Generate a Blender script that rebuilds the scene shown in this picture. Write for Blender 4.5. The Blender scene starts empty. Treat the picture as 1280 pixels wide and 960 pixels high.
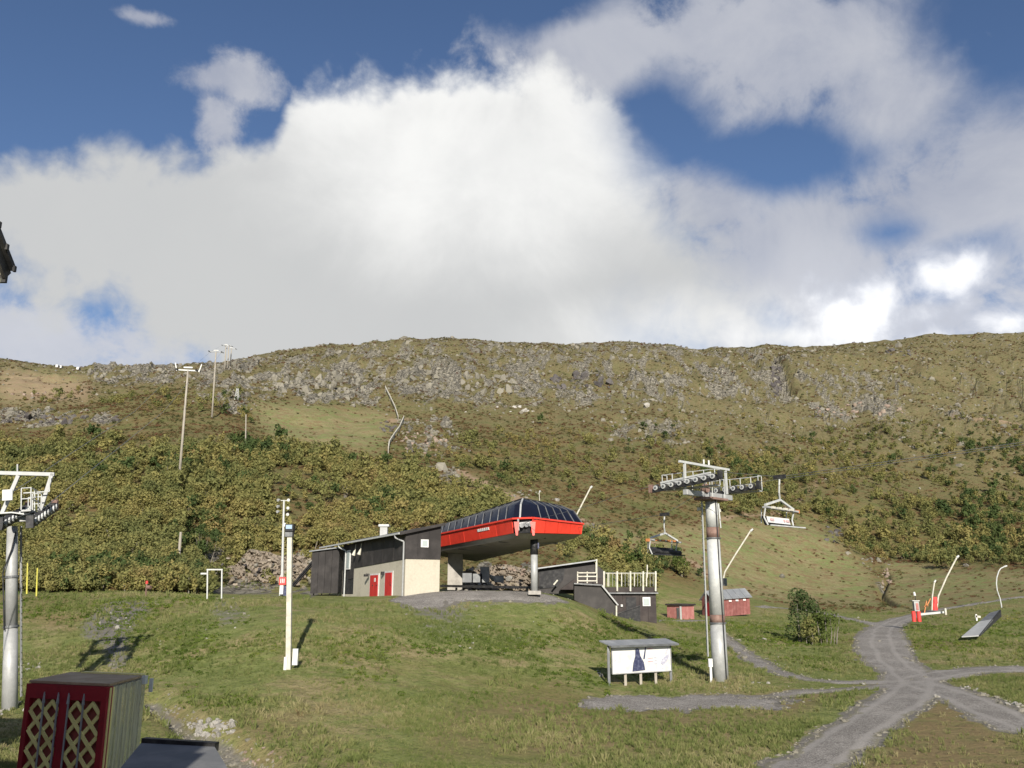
import bpy, math, random
import numpy as np
from mathutils import Vector, Matrix, Euler

sc = bpy.context.scene
COL = sc.collection
random.seed(7)
RNG = np.random.default_rng(7)

# ------------------------------------------------------------------ camera
F = 1100.0                       # focal length in pixels of a 1280 wide picture
TH = math.radians(13.55)         # upward pitch
CT, ST = math.cos(TH), math.sin(TH)
cam_d = bpy.data.cameras.new('camera')
cam_d.sensor_width = 36.0
cam_d.lens = 36.0 * F / 1280.0
cam_d.clip_start = 0.1
cam_d.clip_end = 30000
cam = bpy.data.objects.new('camera', cam_d)
COL.objects.link(cam)
cam.location = (0, 0, 0)
cam.rotation_euler = (math.radians(90) + TH, 0, 0)
sc.camera = cam

def s_of(py):
    v = (480 - py) / F
    return (ST + v * CT) / (CT - v * ST)
def t_of(px, py):
    v = (480 - py) / F
    return ((px - 640) / F) / (CT - v * ST)
def P(px, py, Y):
    return Vector((t_of(px, py) * Y, Y, s_of(py) * Y))
def pix(t, s):                   # direction ratios -> picture position (numpy ok)
    v = (s * CT - ST) / (CT + s * ST)
    return 640 + F * t * (CT - v * ST), 480 - F * v

# ------------------------------------------------------------------ light
SUN_EL = math.radians(24.5)
SH = Vector((-0.087, 0.996, 0)).normalized()       # direction in which shadows fall
sun_dir = Vector((-SH.x * math.cos(SUN_EL), -SH.y * math.cos(SUN_EL), math.sin(SUN_EL)))
sd = bpy.data.lights.new('sun', 'SUN')
sd.energy = 4.6
sd.angle = math.radians(0.53)
sd.color = (1.0, 0.93, 0.82)
sun = bpy.data.objects.new('sun', sd)
COL.objects.link(sun)
sun.rotation_euler = sun_dir.to_track_quat('Z', 'Y').to_euler()
sun.location = (0, -20, 60)

sc.view_settings.view_transform = 'Standard'
sc.view_settings.look = 'None'
sc.view_settings.exposure = 0.66
sc.view_settings.gamma = 1.0
sc.view_settings.use_curve_mapping = False
sc.cycles.max_bounces = 6
sc.cycles.diffuse_bounces = 2
sc.cycles.glossy_bounces = 2
sc.cycles.transparent_max_bounces = 8

# ------------------------------------------------------------------ world: sky and clouds
world = bpy.data.worlds.new('World')
sc.world = world
world.use_nodes = True
nt = world.node_tree
nt.nodes.clear()
class NB:
    """small node-building helper"""
    def __init__(self, nt): self.nt = nt
    def n(self, t, **kw):
        nd = self.nt.nodes.new(t)
        for k, v in kw.items(): setattr(nd, k, v)
        return nd
    def put(self, sock, val):
        if hasattr(val, 'is_output'): self.nt.links.new(val, sock)
        elif val is not None: sock.default_value = val
    def math(self, op, a, b=None, c=None, clamp=False):
        nd = self.n('ShaderNodeMath', operation=op, use_clamp=clamp)
        self.put(nd.inputs[0], a); self.put(nd.inputs[1], b); self.put(nd.inputs[2], c)
        return nd.outputs[0]
    def vmath(self, op, a, b=None, scale=None):
        nd = self.n('ShaderNodeVectorMath', operation=op)
        self.put(nd.inputs[0], a); self.put(nd.inputs[1], b)
        if scale is not None: self.put(nd.inputs['Scale'], scale)
        return nd.outputs['Value'] if op in ('LENGTH', 'DOT_PRODUCT') else nd.outputs[0]
    def noise(self, vec, scale, detail=6, rough=0.55, dist=0.0, lac=2.0):
        nd = self.n('ShaderNodeTexNoise')
        self.put(nd.inputs['Vector'], vec); nd.inputs['Scale'].default_value = scale
        nd.inputs['Detail'].default_value = detail; nd.inputs['Roughness'].default_value = rough
        nd.inputs['Distortion'].default_value = dist; nd.inputs['Lacunarity'].default_value = lac
        return nd.outputs[0]
    def mix(self, fac, a, b, mode='MIX'):
        nd = self.n('ShaderNodeMix', data_type='RGBA', blend_type=mode)
        self.put(nd.inputs[0], fac)
        for i, v in ((6, a), (7, b)):
            if isinstance(v, tuple) and len(v) == 3: v = (*v, 1)
            self.put(nd.inputs[i], v)
        return nd.outputs[2]
    def ramp(self, fac, stops, interp='LINEAR'):
        nd = self.n('ShaderNodeValToRGB')
        el = nd.color_ramp.elements
        nd.color_ramp.interpolation = interp
        while len(el) < len(stops): el.new(0.5)
        for e, (p, c) in zip(el, stops):
            e.position = p; e.color = (c, c, c, 1) if isinstance(c, (int, float)) else (*c, 1)
        self.put(nd.inputs[0], fac)
        return nd.outputs[0]
    def smooth(self, x, a, b, lo=0.0, hi=1.0):
        nd = self.n('ShaderNodeMapRange', interpolation_type='SMOOTHSTEP')
        self.put(nd.inputs[0], x)
        for i, v in enumerate((a, b, lo, hi)): nd.inputs[i + 1].default_value = v
        return nd.outputs[0]

W = NB(nt)
sky = W.n('ShaderNodeTexSky', sky_type='NISHITA', sun_disc=False)
sky.sun_elevation = SUN_EL
sky.sun_rotation = math.atan2(sun_dir.x, sun_dir.y)
sky.altitude = 900; sky.air_density = 1.0; sky.dust_density = 0.3; sky.ozone_density = 2.0
skyc = W.mix(1.0, sky.outputs[0], (0.54, 0.58, 0.66), 'MULTIPLY')

geo = W.n('ShaderNodeTexCoord')
dirv = W.vmath('NORMALIZE', geo.outputs['Generated'])
sep = W.n('ShaderNodeSeparateXYZ'); nt.links.new(dirv, sep.inputs[0])
az = W.math('ARCTAN2', sep.outputs[0], sep.outputs[1])
el = W.math('ARCSINE', sep.outputs[2])
comb = W.n('ShaderNodeCombineXYZ'); nt.links.new(az, comb.inputs[0]); nt.links.new(el, comb.inputs[1])
ae = comb.outputs[0]
wob = W.noise(dirv, 9.0, 6, 0.6)
wob2 = W.noise(dirv, 3.0, 3, 0.5)

def blobs(lst):
    cur = None
    for (px, py, rx, ry) in lst:
        t, s = t_of(px, py), s_of(py)
        a = math.atan2(t, 1.0); e = math.atan2(s, math.hypot(1, t))
        d = W.vmath('SUBTRACT', ae, (a, e, 0))
        d = W.vmath('MULTIPLY', d, (F / rx / 1.0, F / ry, 0))
        m = W.math('SUBTRACT', 1.0, W.vmath('LENGTH', d))
        if cur is None: cur = m
        else:
            nd = W.n('ShaderNodeMath', operation='SMOOTH_MAX')
            W.put(nd.inputs[0], cur); W.put(nd.inputs[1], m); nd.inputs[2].default_value = 0.25
            cur = nd.outputs[0]
    return cur
def centred(n, amp): return W.math('MULTIPLY', W.math('SUBTRACT', n, 0.5), amp)

n_fine = W.noise(dirv, 22.0, 8, 0.62, 0.3)
n_mid = W.noise(dirv, 6.0, 8, 0.6, 0.4)
n_low = W.noise(dirv, 2.4, 4, 0.5)
vor = W.n('ShaderNodeTexVoronoi', feature='SMOOTH_F1'); vor.inputs['Scale'].default_value = 15.0
vor.inputs['Smoothness'].default_value = 0.6
vor.inputs['Detail'].default_value = 3.0; vor.inputs['Roughness'].default_value = 0.55
nt.links.new(W.vmath('ADD', dirv, W.vmath('SCALE', W.n('ShaderNodeTexNoise').outputs['Color'], None, 0.0)), vor.inputs['Vector'])
puff = W.math('SUBTRACT', 0.42, vor.outputs['Distance'])

# layer B: thin lavender grey veil, patchy, over most of the sky on the right and everywhere out of frame
vm = blobs([(1000, 60, 260, 110), (1130, 110, 170, 110), (1200, 270, 260, 160), (1010, 330, 300, 120), (880, 255, 120, 60),
            (740, 60, 150, 80), (290, 98, 84, 34), (272, 150, 36, 46), (1240, 200, 130, 120), (180, 22, 40, 12),
            (60, 430, 230, 60), (1150, 400, 300, 50), (900, 40, 110, 60)])
vm = W.math('ADD', vm, centred(n_mid, 1.9))
vm = W.math('ADD', vm, centred(n_fine, 1.0))
hole = blobs([(1245, 45, 170, 100), (1120, 290, 90, 26), (1215, 300, 70, 30), (1172, 352, 30, 40), (820, 155, 80, 60), (985, 200, 130, 44), (972, 412, 36, 46), (700, 10, 90, 36)])
vm = W.math('ADD', vm, centred(n_fine, 0.6))
vm = W.math('SUBTRACT', vm, W.math('MULTIPLY', W.smooth(W.math('ADD', W.math('ADD', hole, centred(n_mid, 2.0)), centred(n_fine, 2.2)), -0.5, 1.3), 0.66))
aB = W.smooth(vm, -0.12, 0.62, 0.0, 0.93)
# far from the picture: broken cloud all round
outer = W.smooth(W.math('ABSOLUTE', az), 0.62, 0.95)
high = W.smooth(el, 0.72, 1.0)
outm = W.math('MAXIMUM', outer, high)
aO = W.math('MULTIPLY', W.smooth(W.math('ADD', n_low, centred(n_mid, 0.5)), 0.45, 0.62), W.math('MULTIPLY', outm, 0.8))
aB = W.math('MAXIMUM', aB, aO)
colB = W.mix(W.smooth(n_mid, 0.3, 0.7), (2.4, 2.6, 3.2), (3.5, 3.6, 3.95))
colB = W.mix(W.smooth(el, 0.42, 0.30, 0.0, 0.6), colB, (4.6, 4.65, 4.9))

# layer C: bright small cumulus low on the right
cm = blobs([(1060, 400, 190, 100), (1010, 420, 110, 65), (1110, 375, 120, 80), (1165, 350, 90, 60), (1205, 335, 64, 44), (1265, 400, 100, 36), (1160, 425, 120, 34), (920, 420, 75, 75)])
cm = W.math('ADD', cm, centred(n_fine, 0.8)); cm = W.math('ADD', cm, W.math('MULTIPLY', puff, 0.5))
aC = W.smooth(cm, 0.0, 0.62, 0.0, 1.0)
colC = W.mix(W.smooth(W.math('ADD', cm, centred(n_mid, 0.8)), 0.1, 0.95), (3.7, 3.95, 4.6), (8.0, 8.0, 8.0))

# layer A: the great bank
def edge(pts, default):
    """height of a cloud edge (radians above the horizon) as a curve over the compass direction"""
    nd = W.n('ShaderNodeFloatCurve')
    cu = nd.mapping.curves[0]
    ae_ = []
    for px, py in pts:
        t, s_ = t_of(px, py), s_of(py)
        ae_.append(((math.atan2(t, 1.0) + 1.0) / 2.0, math.atan2(s_, math.hypot(1, t))))
    ae_.sort()
    while len(cu.points) < len(ae_): cu.points.new(0.5, 0.5)
    for p_, (a, e) in zip(cu.points, ae_): p_.location = (a, e); p_.handle_type = 'AUTO'
    nd.mapping.update()
    W.put(nd.inputs['Value'], W.math('MULTIPLY', W.math('ADD', az, 1.0), 0.5))
    return nd.outputs[0]
top_e = edge([(-120,190),(0,172),(70,160),(140,148),(230,150),(305,152),(338,138),(355,112),(372,82),(420,64),(480,60),(550,56),(610,46),(690,50),(735,76),(790,126),(850,190),(920,270),(1000,340),(1060,400),(1150,470)], 0)
bot_e = edge([(-120,430),(0,440),(60,452),(120,476),(180,500),(240,530),(300,560),(1300,580)], 0)
ta = W.math('MULTIPLY', W.math('SUBTRACT', top_e, el), 7.0)
ba = W.math('MULTIPLY', W.math('SUBTRACT', el, bot_e), 4.0)
am = W.math('MINIMUM', ta, ba)
am = W.math('MINIMUM', am, 1.2)
am = W.math('SUBTRACT', am, W.math('MULTIPLY', outm, 1.5))
am = W.math('ADD', am, centred(n_fine, 0.34))
am = W.math('ADD', am, centred(n_mid, 0.28))
am = W.math('ADD', am, W.math('MULTIPLY', puff, 0.24))
aA = W.smooth(am, -0.02, 0.26)
soft = W.smooth(az, 0.06, 0.2)                    # the right flank dissolves into the veil
aAs = W.smooth(am, -0.1, 0.9)
aA = W.math('ADD', W.math('MULTIPLY', aA, W.math('SUBTRACT', 1.0, soft)), W.math('MULTIPLY', aAs, soft))
br = blobs([(570, 105, 240, 60), (430, 130, 110, 70), (880, 425, 260, 75), (620, 200, 330, 150)])
br = W.math('ADD', br, centred(n_mid, 0.9))
brf = W.smooth(br, -0.3, 0.75)
colA = W.mix(brf, (3.9, 3.95, 3.95), (6.0, 6.0, 5.9))
shade = W.smooth(W.math('ADD', W.math('ADD', n_low, centred(n_mid, 0.9)), centred(n_fine, 0.25)), 0.28, 0.70)
colA = W.mix(shade, W.mix(0.72, (3.5, 3.6, 3.7), colA), colA)
c = W.mix(aB, skyc, colB)
c = W.mix(aC, c, colC)
c = W.mix(aA, c, colA)
bg = W.n('ShaderNodeBackground'); bg.inputs['Strength'].default_value = 0.1
# cloud colours are given in the same bright units as the Nishita sky
nt.links.new(c, bg.inputs['Color'])
wo = W.n('ShaderNodeOutputWorld'); nt.links.new(bg.outputs[0], wo.inputs['Surface'])
world.cycles.sampling_method = 'MANUAL'
world.cycles.sample_map_resolution = 512

# ------------------------------------------------------------------ helpers: noise in numpy
def _hash(ix, iy, seed):
    h = (ix.astype(np.int64) * 374761393 + iy.astype(np.int64) * 668265263 + seed * 1442695041) & 0xFFFFFFFF
    h = ((h ^ (h >> 13)) * 1274126177) & 0xFFFFFFFF
    return ((h ^ (h >> 16)) & 0xFFFF) / 65535.0
def vnoise(x, y, seed=0):
    x = np.asarray(x, float); y = np.asarray(y, float)
    ix = np.floor(x); iy = np.floor(y)
    fx = x - ix; fy = y - iy
    fx = fx * fx * (3 - 2 * fx); fy = fy * fy * (3 - 2 * fy)
    a = _hash(ix, iy, seed); b = _hash(ix + 1, iy, seed); c_ = _hash(ix, iy + 1, seed); d = _hash(ix + 1, iy + 1, seed)
    return (a + (b - a) * fx) * (1 - fy) + (c_ + (d - c_) * fx) * fy
def fbm(x, y, oct=4, seed=0, gain=0.5):
    s = 0; a = 1.0; n = 0
    for i in range(oct):
        s = s + a * vnoise(x * 2 ** i + 17.3 * i, y * 2 ** i + 9.1 * i, seed + i); n += a; a *= gain
    return s / n
def sstep(x, a, b):
    u = np.clip((x - a) / (b - a), 0, 1); return u * u * (3 - 2 * u)

# ------------------------------------------------------------------ terrain as a heightfield
ROWS = [
 (4,  'z', [(0,-4.6),(640,-5.2),(1280,-6.0)]),
 (15, 'z', [(0,-4.7),(640,-5.5),(1280,-6.2)]),
 (25, 'z', [(0,-4.9),(300,-5.6),(640,-6.0),(1280,-6.3)]),
 (34, 'z', [(0,-5.0),(200,-5.5),(640,-6.0),(1280,-6.1)]),
 (42, 'z', [(0,-5.0),(200,-4.9),(360,-4.85),(640,-5.7),(1280,-5.9)]),
 (50, 'p', [(0,862),(200,850),(360,838),(480,852),(600,868),(740,880),(900,880),(1280,880)]),
 (60, 'p', [(0,812),(200,795),(360,774),(500,795),(600,810),(740,835),(800,848),(900,852),(1100,857),(1280,853)]),
 (70, 'p', [(0,768),(200,764),(360,756),(500,766),(600,772),(700,782),(760,806),(830,828),(900,834),(1050,838),(1280,838)]),
 (78, 'p', [(0,743),(300,747),(450,748),(540,739),(660,738),(720,748),(770,780),(830,804),(900,818),(1000,822),(1280,824)]),
 (88, 'p', [(0,741),(200,742),(450,746),(560,738),(680,739),(750,762),(800,787),(850,800),(930,798),(1000,806),(1280,808)]),
 (95, 'p', [(0,728),(220,736),(260,744),(450,745),(560,738),(680,740),(760,768),(815,780),(880,790),(1000,800),(1280,800)]),
 (105,'p', [(0,702),(220,716),(262,743),(450,744),(560,739),(690,741),(780,771),(820,777),(880,783),(1000,792),(1280,789)]),
 (118,'p', [(0,672),(220,682),(262,738),(300,742),(400,743),(560,740),(640,733),(700,735),(760,762),(820,776),(900,779),(1000,783),(1100,784),(1280,777)]),
 (130,'p', [(0,650),(200,642),(235,640),(262,688),(400,692),(560,702),(640,704),(700,712),(760,742),(815,768),(840,774),(900,772),(1000,775),(1100,777),(1280,762)]),
 (150,'p', [(0,622),(200,597),(235,595),(400,650),(560,664),(640,672),(700,688),(760,708),(820,738),(900,756),(1000,765),(1120,768),(1280,748)]),
 (180,'p', [(0,590),(220,572),(400,605),(560,628),(640,640),(760,668),(820,684),(900,708),(1000,740),(1100,745),(1280,724)]),
 (250,'p', [(0,540),(264,521),(400,545),(560,565),(640,580),(820,614),(900,632),(1000,664),(1100,690),(1280,672)]),
 (330,'p', [(0,504),(264,488),(400,506),(640,524),(820,556),(1000,600),(1280,612)]),
 (420,'p', [(0,480),(264,468),(400,470),(640,480),(820,500),(1000,528),(1280,534)]),
 (500,'p', [(0,463),(100,470),(300,457),(400,447),(560,440),(640,443),(820,452),(1000,464),(1280,465)]),
 (600,'p', [(0,449),(40,453),(75,459),(110,462),(180,458),(220,457),(300,449),(350,438),(400,432),(450,428),(500,424),(560,422),(640,428),(700,429),(750,427),
            (820,428),(850,431),(872,437),(900,434),(960,431),(1060,431),(1100,427),(1160,417),(1200,418),(1280,414),(1500,408)]),
 (680,'p', [(0,470),(300,470),(560,445),(900,452),(1280,440)]),
 (1000,'p',[(0,560),(300,560),(560,545),(900,540),(1280,540)]),
]
TMAX = 1.25
NT, NY = 1000, 560
tg = np.linspace(-TMAX, TMAX, NT)
yg = np.exp(np.linspace(math.log(4.0), math.log(1000.0), NY))
rz = []
for (Y, kind, pts) in ROWS:
    ts, zs = [], []
    for (px, val) in pts:
        if kind == 'p': ts.append(t_of(px, val)); zs.append(s_of(val) * Y)
        else: ts.append((px - 640) / F); zs.append(val)
    rz.append(np.interp(tg, ts, zs))
rz = np.array(rz)                                 # rows x NT
ry = np.array([r[0] for r in ROWS], float)
H = np.empty((NY, NT))
for j in range(NT): H[:, j] = np.interp(yg, ry, rz[:, j])
def blur(A, k, axis):
    ker = np.exp(-0.5 * (np.arange(-2 * k, 2 * k + 1) / k) ** 2); ker /= ker.sum()
    pad = [(0, 0), (0, 0)]; pad[axis] = (2 * k, 2 * k)
    B = np.pad(A, pad, mode='edge')
    return np.apply_along_axis(lambda m: np.convolve(m, ker, 'valid'), axis, B)
Hs = blur(blur(H, 4, 0), 7, 1)
ridge_keep = sstep(yg, 540, 590)[:, None]
H = Hs * (1 - ridge_keep) + blur(H, 2, 1) * ridge_keep
TG, YG = np.meshgrid(tg, yg)
XG = TG * YG
H0 = H.copy()
hill = sstep(YG, 120, 260)
top = sstep(YG, 300, 420)
n1 = fbm(XG / 60, YG / 60, 4, 11) - 0.5
n2 = fbm(XG / 14, YG / 22, 4, 12) - 0.5
n3 = fbm(XG / 3.2, YG / 3.2, 3, 13) - 0.5
ridg = 1 - np.abs(2 * fbm(XG / 26 + 3 * n1, YG / 34, 5, 14, 0.55) - 1)
flat = 1 - sstep(YG, 10, 30) * 0.0
damp = 1 - 0.85 * ridge_keep
H += hill * n1 * 9 * damp + hill * n2 * 4.5 * damp * (0.5 + 0.5 * top) + top * (ridg - 0.75) * 10 * damp
H += n3 * (0.07 + 0.45 * hill) + (fbm(XG / 9, YG / 9, 3, 15) - 0.5) * 0.25 * (1 - hill)
H += ridge_keep * (fbm(XG / 12, YG * 0 + 1, 3, 16) - 0.5) * 3.0

PXG, PYG = pix(TG, H / YG)                        # where each vertex shows in the photograph
def in_poly(px, py, poly, warp=0.0):
    if warp:
        px = px + (fbm(XG / 8, YG / 8, 3, 31) - 0.5) * warp * 2; py = py + (fbm(XG / 8 + 50, YG / 8, 3, 33) - 0.5) * warp
    r = np.zeros(px.shape, bool); n = len(poly)
    for i in range(n):
        x0, y0 = poly[i]; x1, y1 = poly[(i + 1) % n]
        if y0 == y1: continue
        cnd = ((y0 > py) != (y1 > py)) & (px < (x1 - x0) * (py - y0) / (y1 - y0) + x0)
        r ^= cnd
    return r.astype(float)
def region(poly, warp=10, soft=3):
    m = in_poly(PXG, PYG, poly, warp)
    return np.clip(blur(blur(m, soft, 0), soft, 1), 0, 1)

def ground_ix(px, py):
    """first place where the line of sight through the pixel meets the terrain -> (x, y, z)"""
    s = s_of(py); t = t_of(px, py)
    jf = (t + TMAX) / (2 * TMAX) * (NT - 1); j = int(max(0, min(NT - 2, math.floor(jf)))); a = jf - j
    col = H[:, j] * (1 - a) + H[:, j + 1] * a
    r = col / yg - s
    k = np.nonzero(r[60:] >= 0)[0]
    if len(k) == 0: i = NY - 60
    else: i = k[0] + 60
    i = max(i, 1)
    r0, r1 = r[i - 1], r[i]
    w = 0 if r1 == r0 else max(0, min(1, -r0 / (r1 - r0)))
    Y = yg[i - 1] * (1 - w) + yg[i] * w
    return Vector((t * Y, Y, col[i - 1] * (1 - w) + col[i] * w))
def hz(x, y):
    """terrain height at a world position"""
    t = x / y; jf = (t + TMAX) / (2 * TMAX) * (NT - 1)
    i_f = (math.log(y) - math.log(4.0)) / math.log(250.0) * (NY - 1)
    j = int(max(0, min(NT - 2, jf))); i = int(max(0, min(NY - 2, i_f)))
    a, b = jf - j, i_f - i
    return float((H[i, j] * (1 - a) + H[i, j + 1] * a) * (1 - b) + (H[i + 1, j] * (1 - a) + H[i + 1, j + 1] * a) * b)
def G(px, py): return ground_ix(px, py)

# gravel roads and tracks: distance fields from centre lines
def seg_dist(pts):
    """pts: (px, py, halfwidth m) -> signed field (positive inside)"""
    w = [(G(px, py), hw) for px, py, hw in pts]
    # Catmull-Rom refine
    out = []
    for i in range(len(w) - 1):
        p0 = w[max(i - 1, 0)]; p1 = w[i]; p2 = w[i + 1]; p3 = w[min(i + 2, len(w) - 1)]
        for k in range(6):
            u = k / 6
            q = 0.5 * ((2 * p1[0]) + (-p0[0] + p2[0]) * u + (2 * p0[0] - 5 * p1[0] + 4 * p2[0] - p3[0]) * u * u + (-p0[0] + 3 * p1[0] - 3 * p2[0] + p3[0]) * u ** 3)
            out.append((q.x, q.y, p1[1] * (1 - u) + p2[1] * u))
    out.append((w[-1][0].x, w[-1][0].y, w[-1][1]))
    best = np.full(XG.shape, -1e3); along = np.zeros(XG.shape)
    for (x0, y0, w0), (x1, y1, w1) in zip(out[:-1], out[1:]):
        dx, dy = x1 - x0, y1 - y0; L2 = dx * dx + dy * dy + 1e-9
        u = np.clip(((XG - x0) * dx + (YG - y0) * dy) / L2, 0, 1)
        d = np.hypot(XG - x0 - u * dx, YG - y0 - u * dy)
        f = (w0 + (w1 - w0) * u) - d
        best = np.maximum(best, f)
    return best, out
ROADS = [
 [(975,985,1.0),(1006,958,1.0),(1040,935,1.05),(1070,913,1.1),(1105,891,1.25),(1133,872,1.6),(1144,855,1.8),(1132,840,1.8),(1112,824,2.0),(1102,804,2.35),(1105,786,2.0),(1125,775,1.8),(1160,765,1.2),(1205,757,1.0),(1250,750,.8),(1310,745,.8)],
 [(1144,850,1.5),(1200,840,1.6),(1300,836,1.5)],
 [(1144,855,1.5),(1190,868,1.5),(1233,887,1.5),(1290,912,1.5)],
 [(1144,854,1.2),(1100,853,0.9),(1030,851,0.6),(980,842,0.5),(940,823,0.5),(915,805,0.5),(895,790,0.5)],
 [(1100,782,1.0),(1060,773,0.5),(1023,765,0.5),(980,760,0.5),(950,759,0.5)],
 [(905,776,0.6),(860,776,0.9),(822,776,1.3)],
 [(1110,858,.8),(1050,862,.5),(1000,866,.45),(940,872,.5)],
]
road = np.full(XG.shape, -1e3); road_lines = []
for r_ in ROADS:
    f, l = seg_dist(r_); road = np.maximum(road, f); road_lines.append(l)
road += (fbm(XG / 1.6, YG / 1.6, 4, 41, .6) - 0.5) * 1.3
def blob_field(lst):
    best = np.full(XG.shape, -1e3)
    for (px, py, rx, rdepth) in lst:
        g = G(px, py)
        d = np.hypot((XG - g.x) / rx, (YG - g.y) / rdepth)
        best = np.maximum(best, (1 - d) * min(rx, rdepth))
    return best
path = blob_field([(850,879,5.2,2.2),(900,875,3.5,1.6),(790,884,2.4,1.4),(560,741,3.8,2.8),(610,742,4.4,3.2),(655,743,3.2,2.8),(532,748,2.2,3.4)])
path += (fbm(XG / 1.5, YG / 1.5, 4, 42, 0.7) - 0.5) * 3.0
path = np.minimum(path, -road - 0.25)
# carve the stream beds
stream, l1 = seg_dist([(1035,672,0.3),(1058,690,0.3),(1085,705,0.35),(1108,718,0.35),(1104,735,0.3),(1102,745,0.3),(1120,758,0.25)])
creek, l2 = seg_dist([(190,868,0.15),(225,895,0.2),(255,912,0.45),(285,930,0.45),(310,945,0.4),(330,975,0.5)])
wet = np.maximum(stream, creek)
H -= sstep(creek, -1.0, 0.4) * 0.75 + sstep(stream, -.7, .25) * 1.3
H -= sstep(road, -0.2, 0.6) * 0.10 + sstep(path, -0.2, 0.6) * 0.08

# ------------------------------------------------------------------ masks painted on the ground (what grows there)
piste = np.maximum.reduce([
  region([(315,500),(400,508),(470,512),(500,520),(488,545),(470,566),(400,560),(345,548),(320,530)], 6),
  region([(565,592),(620,612),(700,636),(730,655),(800,668),(860,652),(960,650),(1010,655),(1040,672),(1090,712),(1105,760),(900,745),(870,700),(810,690),(740,668),(640,640),(585,612)], 12),
  region([(0,465),(60,465),(110,478),(60,495),(0,497)], 8),
  region([(1110,695),(1180,712),(1300,715),(1300,780),(1100,780)], 8)])
lowland = 1 - sstep(YG, 108, 125) * (PXG < 720) - sstep(YG, 140, 165) * (PXG >= 720)
lowland = blur(np.clip(lowland, 0, 1), 3, 1)
upslope = np.maximum(lowland * 0, sstep(YG, 84, 92) * (PXG < 258) * (PYG < 741))
lowland = np.clip(lowland - blur(upslope, 2, 1), 0, 1)
rockm = np.maximum(sstep(YG, 300, 430) * 0.34, 0.50 * region([(235,462),(300,445),(560,420),(880,428),(1010,440),(1150,460),(1150,520),(960,520),(880,515),(700,512),(470,516),(340,505),(240,500)], 16))
for poly, a in [([(335,470),(440,455),(470,480),(462,510),(420,508),(360,497)], .95), ([(470,462),(560,455),(680,465),(700,500),(600,500),(500,496)], .85),
                ([(700,460),(900,450),(960,505),(900,512),(800,500),(720,512)], .7), ([(480,520),(560,525),(575,560),(540,575),(485,568)], .9),
                ([(520,586),(560,586),(605,608),(560,612)], .8), ([(0,512),(150,518),(150,532),(0,530)], .95), ([(995,505),(1110,500),(1150,525),(1010,528)], .8),
                ([(770,520),(880,520),(860,560),(760,560)], .5), ([(262,692),(330,688),(392,690),(395,748),(262,748)], 1.0), ([(595,700),(665,700),(670,735),(590,735)], 1.0),
                ([(100,455),(230,452),(240,480),(120,485)], .8), ([(1030,660),(1060,690),(1080,700),(1115,715),(1120,740),(1095,740),(1045,695)], .8),
                ([(240,455),(340,445),(345,500),(300,520),(260,500)], .7), ([(1180,515),(1280,525),(1280,535),(1180,522)], .8), ([(620,610),(680,625),(690,640),(640,632)], .6)]:
    rockm = np.maximum(rockm, a * region(poly, 9, 2))
rockm = np.clip(rockm * (0.35 + 1.05 * sstep(fbm(XG / 5.5, YG / 18, 4, 51, 0.7), 0.42, 0.58)), 0, 1) * (1 - piste)
bank = region([(0,462),(55,470),(115,482),(110,502),(0,500)], 6) * 0.6   # bare earth at the far left
trail = np.maximum.reduce([seg_dist(q)[0] for q in (
    [(572,588,2.4),(610,608,2.8),(660,628,2.6),(705,642,2.2),(742,656,1.6)], [(800,672,1.0),(835,688,1.2),(870,706,1.2),(905,735,1.0)],
    [(1040,590,.8),(980,640,.8),(900,650,.8)], [(485,528,1.4),(520,524,1.6),(560,530,1.2)], [(1180,518,1.2),(1230,524,1.6),(1290,534,1.6)])])
bank = np.maximum(bank, 0.8 * sstep(trail + (fbm(XG / 2, YG / 3, 3, 77) - .5) * 3, -.4, .8))
brown = np.maximum(region([(1150,872),(1185,872),(1300,945),(1300,1000),(1040,1000)], 14, 4), .7 * region([(560,885),(700,870),(960,890),(900,930),(700,960),(520,950)], 24, 4))
brown = np.maximum(brown, .6 * np.maximum(region([(165,870),(230,880),(265,925),(190,935)], 8, 3), region([(290,888),(375,892),(385,928),(300,926)], 10, 3)))
brown = np.maximum(brown, .8 * region([(1060,865),(980,900),(900,905),(960,870)], 14, 3))
scrub = np.clip(1 - lowland, 0, 1) * (1 - piste) * (1 - sstep(YG, 300, 430) * 0.75)

blk = fbm(XG / 4.5, YG / 13, 4, 91, 0.6)
blk = 0.5 * blk + 0.5 * np.round(blk * 9) / 9
gully = region([(962,440),(974,444),(985,475),(990,500),(978,500),(966,470)], 6, 2)
H -= gully * 7.0
rockm = np.maximum(rockm, gully)
H += rockm * (blk - 0.45) * 9.0 * sstep(YG, 150, 330) * (1 - 0.75 * ridge_keep)
PXG, PYG = pix(TG, H / YG)
# ------------------------------------------------------------------ materials
def newmat(name):
    m = bpy.data.materials.new(name); m.use_nodes = True
    m.node_tree.nodes.clear()
    return m, NB(m.node_tree)
def finish(m, b, col, rough=0.85, metal=0.0, bump=None, bstr=0.4, bdist=0.05, spec=0.3, extra=None):
    p = b.n('ShaderNodeBsdfPrincipled')
    b.put(p.inputs['Base Color'], (*col, 1) if isinstance(col, tuple) and len(col) == 3 else col)
    b.put(p.inputs['Roughness'], rough); b.put(p.inputs['Metallic'], metal)
    p.inputs['Specular IOR Level'].default_value = spec
    if bump is not None:
        bn = b.n('ShaderNodeBump'); b.put(bn.inputs['Height'], bump)
        bn.inputs['Strength'].default_value = bstr; bn.inputs['Distance'].default_value = bdist
        b.nt.links.new(bn.outputs[0], p.inputs['Normal'])
    if extra:
        for k, v in extra.items(): b.put(p.inputs[k], v)
    o = b.n('ShaderNodeOutputMaterial'); b.nt.links.new(p.outputs[0], o.inputs[0])
    return m
def objpos(b): return b.n('ShaderNodeTexCoord').outputs['Object']
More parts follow.
